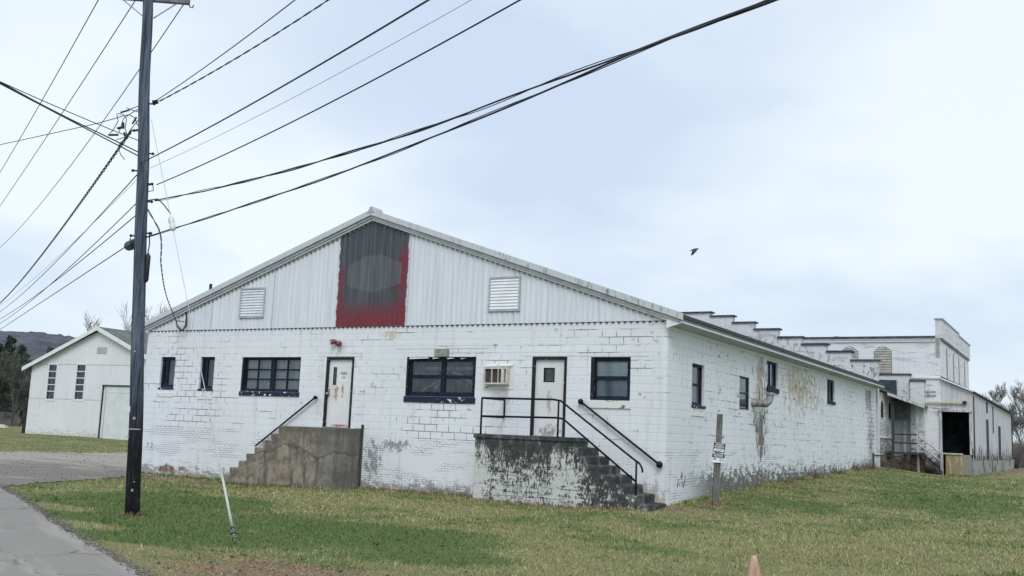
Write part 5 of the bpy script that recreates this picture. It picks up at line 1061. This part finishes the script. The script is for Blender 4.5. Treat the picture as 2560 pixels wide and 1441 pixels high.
# dark board screen beside the barn, a low bank wall and pale planks
def along(p, q): p, q = np.array(p[:2]), np.array(q[:2]); d = q-p; L = np.linalg.norm(d); d /= L; n = np.array([d[1], -d[0]]); return L, (lambda u, w, z: (p[0]+d[0]*u+n[0]*w, p[1]+d[1]*u+n[1]*w, z))
L, T4 = along(TB(-1.05, -.5, 0), TB(-.13, -.3, 0)); FN = thing('board_screen', 'narrow dark board screen standing at the corner of the barn', 'fence', T4(L/2, 0, -1.3))
mb = MB()
for k in range(6): mb.box((L*k/6+.006, 0, -1.5), (L*(k+1)/6-.006, .04, .18+.05*math.sin(k*1.7)), T4)
mb.build('boards', FENCEWOOD, FN); mb = MB(); mb.box((0, .042, -.1), (L, .09, .02), T4); mb.build('rail', DARKWOOD, FN)
a0 = at(-60, 1052, 112); a1 = at(48, 1050, 112); L, T5 = along(a0, a1); BW = thing('low_wall', 'long low grey stone wall with a dark coping at the foot of the trees', 'wall', T5(L/2, 0, -1.3))
mb = MB(); mb.box((0, 0, -1.6), (L, .4, .25), T5); mb.build('masonry', simple('grey_masonry', (.11, .10, .10), (.24, .22, .22), 1.5, .9, .1, (1, 1, 2)), BW); mb = MB(); mb.box((0, -.05, .255), (L, .5, .37), T5); mb.build('coping', BLACKM, BW)
a0 = at(-40, 1069, 92); a1 = at(20, 1070, 92); L, T6 = along(a0, a1); PS = thing('plank_stack', 'pale yellow stack of planks lying on the grass by the low wall', 'planks', T6(L/2, 0, -1.25))
mb = MB(); zg = float(g(*T6(L/2, 0, 0)[:2])); mb.box((0, 0, zg+.05), (L, .7, zg+.28), T6); mb.box((L*.1, .1, zg+.285), (L*.9, .6, zg+.36), T6); mb.build('planks', TIMBER, PS); mb = MB(); mb.box((L*.2, .05, zg-.05), (L*.25, .65, zg+.045), T6); mb.box((L*.75, .05, zg-.05), (L*.8, .65, zg+.045), T6); mb.build('bearer', DARKWOOD, PS)

# ------------------------------------------------------------------ trees and brush
def branch_tree(seed, base, h, spread, r0, levels=5, up=.55, lean=(0, 0), kids=(3, 5), first=.28, rmin=.008):
    rd = random.Random(seed); trunk = MB(); crown = MB()
    def grow(p, d, L, r_, lv):
        n = 4 if lv < 2 else 3; pts = [p]; q = np.array(p); dd = np.array(d, float)
        for k in range(n):
            dd = dd + np.array([rd.gauss(0, .10), rd.gauss(0, .10), .05*up]); dd /= np.linalg.norm(dd); q = q+dd*L/n; pts.append(q.copy())
        r1 = max(r_*.55, rmin*.6); (trunk if lv < 2 else crown).tube(pts, [r_+(r1-r_)*k/n for k in range(n+1)], 7 if lv == 0 else (5 if lv < 2 else 3), cap=False)
        if lv >= levels: return
        nk = rd.randint(*kids)
        for i in range(nk):
            t = first+(1-first)*(i+rd.random()*.6)/nk if lv == 0 else .3+.7*(i+rd.random()*.6)/nk
            t = min(t, .98); j = min(int(t*n), n-1); s = pts[j]+(pts[j+1]-pts[j])*(t*n-j)
            az_ = rd.random()*6.283; out = np.array([math.cos(az_), math.sin(az_), 0]); nd_ = dd*(.55+up*.3)+out*spread*(.7+.5*rd.random())+np.array([0, 0, up*.55]); nd_ /= np.linalg.norm(nd_)
            grow(s, nd_, L*(.45+.25*rd.random())*(1.05-.35*t*(lv == 0)), max(r_*(.42+.12*rd.random())*(1.1-.5*t), rmin), lv+1)
        grow(pts[-1], dd, L*.55, r1, lv+1) if lv < levels-1 else None
    grow(np.array(base, float), (lean[0], lean[1], 1), h*.55, r0, 0)
    return trunk, crown
def tree(seed, base, h, spread, r0, label, twig=TWIG, group='bare trees', **k):
    t = thing('bare_tree', label, 'tree', base, group); a, b_ = branch_tree(seed, base, h, spread, r0, **k); a.build('trunk', BARK, t); b_.build('crown', twig, t); return t
def gp(u, d, v=1100): p = at(u, v, d); p[2] = float(g(p[0], p[1])); return p
tree(3, gp(2492, 88), 6.2, .62, .15, 'bare spreading tree standing behind the board-sided shed', kids=(3, 4), levels=6, rmin=.010)
tree(8, gp(2548, 70), 6.4, .55, .15, 'bare dark-limbed tree beyond the shed end, cut by the frame edge', kids=(4, 5), levels=5, lean=(.12, .0), rmin=.008)
tree(14, gp(2440, 104), 6.4, .6, .11, 'thin bare tree just beside the mill side wall, behind the shed roof', kids=(3, 5), levels=5, rmin=.014)
for i, (u, d, h, lb) in enumerate(((233, 118, 12.5, 'small pale bare tree peeping over the barn ridge on its hill side'), (274, 118, 13.6, 'pale bare tree rising right above the barn ridge'), (312, 122, 14.0, 'pale bare tree over the barn roof next to the pole'))):
    tree(20+i, gp(u, d, 1060), h, .5, .14, lb, twig=PALETWIG, levels=4, kids=(4, 5), rmin=.022, first=.45)
for i, (u, d, h, lb) in enumerate(((-20, 108, 7.0, 'grey bare tree below the conifers at the frame edge'), (8, 112, 6.4, 'grey bare tree in front of the tallest conifer'), (30, 106, 6.8, 'grey bare tree near the board screen, before the conifers'), (50, 110, 6.0, 'grey bare tree next to the barn corner'), (66, 116, 5.6, 'short grey bare tree right against the barn edge'))):
    tree(40+i, gp(u, d, 1060), h, .6, .14, lb, twig=GREYTWIG, levels=5, kids=(4, 5), rmin=.018, first=.15, group='bare trees below the conifers')
def conifer(seed, base, h, wid, label):
    t = thing('conifer', label, 'conifer', base, 'dark conifers by the barn'); r = np.random.default_rng(seed)
    tr = MB(); tr.tube([base, np.array(base)+[0, 0, h*.5], np.array(base)+[.1, 0, h*.96]], [.22, .13, .03], 7); tr.build('trunk', BARK, t)
    V = []; F = []; nb_ = 150
    for k in range(nb_):
        f_ = .12+.88*(k/nb_)**.9; z = h*f_; L = wid*(1.02-f_)**.7*(.45+.7*r.random()); az_ = r.random()*6.283; d = np.array([math.cos(az_), math.sin(az_), .12-.25*r.random()])
        s = np.array(base)+[0, 0, z]
        for j in range(20):
            c = s+d*L*(.15+.85*r.random())+r.normal(0, .16, 3); sz = .22+.22*r.random(); a = r.normal(0, 1, 3); a /= np.linalg.norm(a); b2_ = np.cross(a, d+r.normal(0, .3, 3)); b2_ /= np.linalg.norm(b2_)
            o_ = len(V); V += [c-a*sz, c+b2_*sz*.35, c+a*sz, c-b2_*sz*.35]; F.append((o_, o_+1, o_+2, o_+3))
    fast_mesh('crown', V, F, NEEDLE, t)
for i, (u, d, top, w_, lb) in enumerate(((4, 128, 842, 2.6, 'tallest dark conifer at the left end of the row before the hill'), (34, 126, 866, 2.7, 'broad-topped dark conifer between the tallest one and the barn'), (-26, 130, 858, 2.6, 'dark conifer half cut by the picture edge'), (56, 132, 905, 2.2, 'short dark conifer closest to the barn eave'), (108, 140, 872, 1.6, 'dark conifer tip peeping over the barn roof slope'))):
    b_ = gp(u, d, 1060); hh = float(at(u, top, d)[2]-b_[2]); conifer(60+i, b_, hh, w_, lb)
def bush(seed, base, h, wid, n, mat, label, group, r_=.006):
    rd = np.random.default_rng(seed); mb = MB(); base = np.array(base)
    for k in range(n):
        az_ = rd.random()*6.283; o_ = base+[wid*.6*rd.normal()*.6, wid*.6*rd.normal()*.6, -.03]; d = np.array([math.cos(az_)*.6, math.sin(az_)*.6, 1.0]); L = h*(.5+.6*rd.random()); d = d/np.linalg.norm(d)
        pts = [o_, o_+d*L*.4+rd.normal(0, .04, 3), o_+d*L*.75+rd.normal(0, .06, 3), o_+d*L+[0, 0, -.2*L*rd.random()]+rd.normal(0, .08, 3)]
        mb.tube(pts, [r_, r_*.9, r_*.7, r_*.4], 3, cap=False)
        for j in range(4):
            s = pts[1+j % 3]; e_ = s+rd.normal(0, .16*h, 3)+[0, 0, .08*h]; mb.tube([s, e_], [r_*.7, r_*.35], 3, cap=False)
    return tag(mb.build('dead_bush', mat, None), label, 'bush', group)
for i, (u, v, d, h, w_, lb) in enumerate(((2205, 1172, 50, .55, .8, 'dead brown brush at the end of the side wall'), (2262, 1176, 51, .75, .7, 'dead brown brush under the porch deck rail'), (2318, 1178, 52, .6, .6, 'dead brown brush under the porch stair'), (2230, 1168, 53, .7, .6, 'dead brush against the arched-window wall'))):
    bush(80+i, gp(u, d, v), h, w_, 120, BRAMBLE, lb, 'dead brush by the porch', .008)
for i, (u, d, h, w_, lb) in enumerate(((2538, 74, 1.9, 1.6, 'brown scrub bush at the end of the shed'), (2566, 80, 2.6, 2.0, 'tall brown scrub bush cut by the frame edge'), (2512, 96, 2.8, 2.2, 'brown scrub behind the shed roof'))):
    bush(90+i, gp(u, d), h, w_, 260, BRUSH, lb, 'scrub behind the shed', .016)
for i, (y, h) in enumerate(((14.5, .35), (18.5, .30), (22.5, .45), (24.6, .5), (10.4, .22))):
    bush(100+i, (.22, y, float(g(.22, y))), h, .35, 40, BRAMBLE, ['low dead weeds along the side wall below the last flakes of paint', 'low dead weeds against the mouldy middle of the side wall', 'knee-high dead weeds two bays before the pipe barrier', 'taller dead weeds right beside the pipe barrier stub', 'shortest dead weeds nearest the leaning sign post'][i], 'weeds along the side wall', .005)
# far woods closing the horizon, one mass
V = []; F = []; r = np.random.default_rng(5)
for k in range(9000):
    a = math.radians(-62+72*r.random()); rad = 175+90*r.random(); 
    if -52 < math.degrees(a) < -14: continue
    p = np.array([CAM[0]+rad*math.sin(a), CAM[1]+rad*math.cos(a), -1.3]); hh = (3.2 if math.degrees(a) > -10 else 5.5)*(.5+r.random()*.6)
    b_ = r.normal(0, 1.3, 3); s_ = r.random(); c = p+[b_[0], b_[1], hh*s_]; q = r.normal(0, 1, 3); q /= np.linalg.norm(q); w_ = np.cross(q, [0, 0, 1.0]); sz = .35+.5*r.random()
    o_ = len(V); V += [c-q*sz, c+w_*sz*.5, c+q*sz, c-w_*sz*.5+[0, 0, sz*.6]]; F.append((o_, o_+1, o_+2, o_+3))
tag(fast_mesh('undergrowth', V, F, BRUSH), 'far grey-brown leafless woods along the foot of the hills', 'woods', kind='stuff')

# ------------------------------------------------------------------ bird and cone
bc = at(1737, 627, 45); BR = thing('bird', 'black crow flying with lowered wings in the cloudy sky', 'bird', bc)
bx = _r0*.98+np.array([0, 0, .18]); bx /= np.linalg.norm(bx); by = -ey; bz = np.cross(bx, -by)
Bp = lambda x, y, z: bc+(bx*x+ey*y+np.array([0, 0, 1.0])*z)*.85
mb = MB(); mb.tube([Bp(-.24, 0, .04), Bp(-.14, 0, .045), Bp(-.02, 0, .05), Bp(.08, 0, .06), Bp(.13, 0, .07), Bp(.17, 0, .072), Bp(.225, 0, .058)], [.012, .03, .052, .046, .034, .028, .004], 8)
def wing(s):
    W_ = [(.13, .02, .06), (.10, .12, .01), (.03, .28, -.12), (-.13, .37, -.20), (-.15, .24, -.13), (-.13, .12, -.04), (-.11, .02, .045)]
    top = [Bp(a, b_*s, c+.007) for a, b_, c in W_]; bot = [Bp(a, b_*s, c) for a, b_, c in W_]; F_ = [(0, 1, 6), (1, 5, 6), (1, 2, 5), (2, 4, 5), (2, 3, 4)]
    mb.add(top+bot, F_+[(a+7, c+7, b_+7) for a, b_, c in F_]+[(i, (i+1) % 7, 7+(i+1) % 7, 7+i) for i in range(7)])
wing(-1); wing(1); mb.add([Bp(-.14, 0, .05), Bp(-.30, -.06, .03), Bp(-.32, 0, .03), Bp(-.30, .06, .03)], [(0, 1, 2), (0, 2, 3)]); mb.build('body', FEATHER, BR, smooth=True)
ct = at(1885, 1389, 9.3); cg = float(g(ct[0], ct[1])); CN = thing('traffic_cone', 'faded pinkish orange traffic cone standing on the near grass', 'cone', (ct[0], ct[1], cg))
H_ = ct[2]-cg; cz = lambda t: (ct[0]+.01*t, ct[1], ct[2]-H_*t)
mb = MB(); mb.tube([cz(1)+np.array([0, 0, .03]), cz(.9), cz(.5), cz(.2), cz(.06), cz(.02), cz(0)], [.172, .155, .098, .058, .034, .027, .014], 20); mb.build('cone_body', CONEM, CN, smooth=True)
mb = MB(); mb.box((ct[0]-.19, ct[1]-.19, cg), (ct[0]+.19, ct[1]+.19, cg+.032)); mb.build('base', CONEM, CN, bevel=.01)

# ------------------------------------------------------------------ grass, leaves, pebbles
def sample(n, r0, r1, a0, a1, seed):
    r = np.random.default_rng(seed); rad = np.exp(np.log(r0)+(np.log(r1)-np.log(r0))*r.random(n)); a = np.radians(a0+(a1-a0)*r.random(n))
    return CAM[0]+rad*np.sin(a), CAM[1]+rad*np.cos(a), rad, r
def allowed(x, y):
    ok = ~((x > XL) & (x < .02) & (y > -.02) & (y < 34)); ok &= ~((x > -13.7) & (x < -9.4) & (y > -1.22) & (y < 0)); ok &= ~((x > -4.8) & (x < .06) & (y > -1.22) & (y < 0))
    ok &= y > road_edge(x)+.04; ok &= ~((y > 29.5) & (x < 3.9)); ok &= ~((y > 33) & (x < 3.8+(y-33)*.2) ) 
    return ok
x, y, rad, r = sample(330000, 7.5, 80, -62, 6, 21)
d1 = in_drive(x, y); ok = allowed(x, y) & ~(d1 & (r.random(len(x)) < .985))
edge = np.clip((y-road_edge(x))/.9, 0, 1); ok &= r.random(len(x)) < .25+.75*edge
x, y, rad = x[ok], y[ok], rad[ok]; nlawn = len(x)
def edge_tufts(p, q, m, wdt, seed):
    rr2 = np.random.default_rng(seed); t = rr2.random(m); cl_ = np.interp(t*60, range(61), rr2.random(61)); k = rr2.random(m) < cl_**1.5*1.3; t = t[k]; d = np.array(q)-np.array(p); nn_ = np.array([d[1], -d[0]])/np.linalg.norm(d)
    o2 = np.abs(rr2.normal(0, wdt, len(t))); return p[0]+d[0]*t+nn_[0]*o2, p[1]+d[1]*t+nn_[1]*o2
tx, ty = [], []
for p, q, m, wd_ in (((-18.7, -.03), (-13.7, -.03), 1500, .07), ((-13.7, -1.22), (-9.4, -1.22), 1600, .06), ((-9.35, -.03), (-4.8, -.03), 1700, .07), ((-4.82, -1.24), (.05, -1.24), 1700, .06), ((.04, 0), (.04, 27.5), 6000, .09), ((2.6, 31.96), (3.75, 31.96), 300, .08), ((-6.20, -10.74), (-6.44, -10.74), 160, .03), ((-6.15, -10.55), (-6.2, -10.75), 90, .03), ((-6.45, -10.75), (-6.48, -10.5), 90, .03), ((-1.84, -12.5), (-1.79, -12.5), 60, .03), ((.7, 1.33), (.9, 1.33), 120, .04)):
    a_, b2 = edge_tufts(p, q, m, wd_, int(abs(p[0]*97+q[0]*31)*10)); tx.append(a_); ty.append(b2)
rc = np.random.default_rng(77)   # weedy clumps in the open lawn
cx_ = rc.uniform(-11, 8, 170); cy_ = rc.uniform(-14, 12, 170); okc = allowed(cx_, cy_) & ~in_drive(cx_, cy_); cx_, cy_ = cx_[okc], cy_[okc]
for a_, b2 in zip(cx_, cy_): k = rc.integers(14, 40); sp_ = rc.uniform(.03, .09); tx.append(a_+rc.normal(0, sp_, k)); ty.append(b2+rc.normal(0, sp_, k))
tx = np.concatenate(tx); ty = np.concatenate(ty); x = np.concatenate([x, tx]); y = np.concatenate([y, ty]); rad = np.concatenate([rad, np.hypot(tx-CAM[0], ty-CAM[1])]); n = len(x); z = g(x, y)
hgt = (.022+.034*r.random(n)**1.5)*np.clip(rad/16, .8, 1.15); hgt[nlawn:] *= 1.9; wid = .0045*np.clip(rad/9, .9, 5)*(.6+.8*r.random(n)); az_ = r.random(n)*6.283; ln = r.normal(0, .75, n)*hgt; la = r.random(n)*6.283
P0_ = np.stack([x-np.cos(az_)*wid, y-np.sin(az_)*wid, z-.004], 1); P1_ = np.stack([x+np.cos(az_)*wid, y+np.sin(az_)*wid, z-.004], 1); P2_ = np.stack([x+np.cos(la)*ln, y+np.sin(la)*ln, z+hgt], 1)
VV = np.stack([P0_, P1_, P2_], 1).reshape(-1, 3); FF = np.arange(3*n).reshape(n, 3)
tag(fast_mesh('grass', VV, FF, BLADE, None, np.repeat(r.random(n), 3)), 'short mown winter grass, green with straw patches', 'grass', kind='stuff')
# fallen leaves
x1 = np.concatenate([r.uniform(-9.2, -4.9, 160), r.uniform(0.1, 1.6, 220), r.uniform(-12, 8, 500), r.uniform(-1.5, 3.2, 420), r.uniform(.05, .6, 200), r.uniform(-13.5, -9.4, 60)])
y1 = np.concatenate([r.uniform(-.45, -.05, 160), r.uniform(-.6, 2.2, 220), r.uniform(-13, -1, 500), r.uniform(-15.2, -13.0, 420), r.uniform(2, 20, 200), r.uniform(-1.6, -1.25, 60)])
ok = allowed(x1, y1); x1, y1 = x1[ok], y1[ok]; z1 = g(x1, y1)+.02; V = []; F = []
for a, b_, c in zip(x1, y1, z1):
    s = r.uniform(.015, .04); q = r.random()*6.283; u1 = np.array([math.cos(q), math.sin(q), r.normal(0, .3)])*s; u2 = np.array([-math.sin(q), math.cos(q), r.normal(0, .3)])*s*.7; p = np.array([a, b_, c]); o_ = len(V); V += [p-u1, p+u2, p+u1, p-u2]; F.append((o_, o_+1, o_+2, o_+3))
tag(fast_mesh('leaves', V, F, LEAFM), 'scattered dead brown leaves lying in the grass', 'leaves', kind='stuff')
# loose stones on the pavement edge and the drive
n = 2600; xe = r.uniform(-14, 4, n); ye = road_edge(xe)+r.normal(.03, .06, n); m2 = 260; ia = r.uniform(0, 5, m2); tb_ = .03+.9*r.random(m2)
lx = np.interp(ia, range(6), bp[:, 0])*(1-tb_)+np.interp(ia, range(6), tp[:, 0])*tb_; ly = np.interp(ia, range(6), bp[:, 1])*(1-tb_)+np.interp(ia, range(6), tp[:, 1])*tb_
xe, ye = np.concatenate([xe, lx]), np.concatenate([ye, ly]); ze = g(xe, ye)+.03; sz = np.concatenate([r.uniform(.005, .017, n), r.uniform(.012, .035, m2)])
octv = np.array([[1, 0, 0], [0, 1, 0], [-1, 0, 0], [0, -1, 0], [0, 0, .7], [0, 0, -.7]]); octf = np.array([[0, 1, 4], [1, 2, 4], [2, 3, 4], [3, 0, 4], [1, 0, 5], [2, 1, 5], [3, 2, 5], [0, 3, 5]])
VV = (octv[None]*(1+.35*r.normal(size=(len(xe), 6, 1)))*sz[:, None, None]+np.stack([xe, ye, ze], 1)[:, None]).reshape(-1, 3); FF = (octf[None]+6*np.arange(len(xe))[:, None, None]).reshape(-1, 3)
tag(fast_mesh('gravel', VV, FF, PEBBLE), 'loose grey gravel along the pavement edge and drive', 'gravel', kind='stuff')
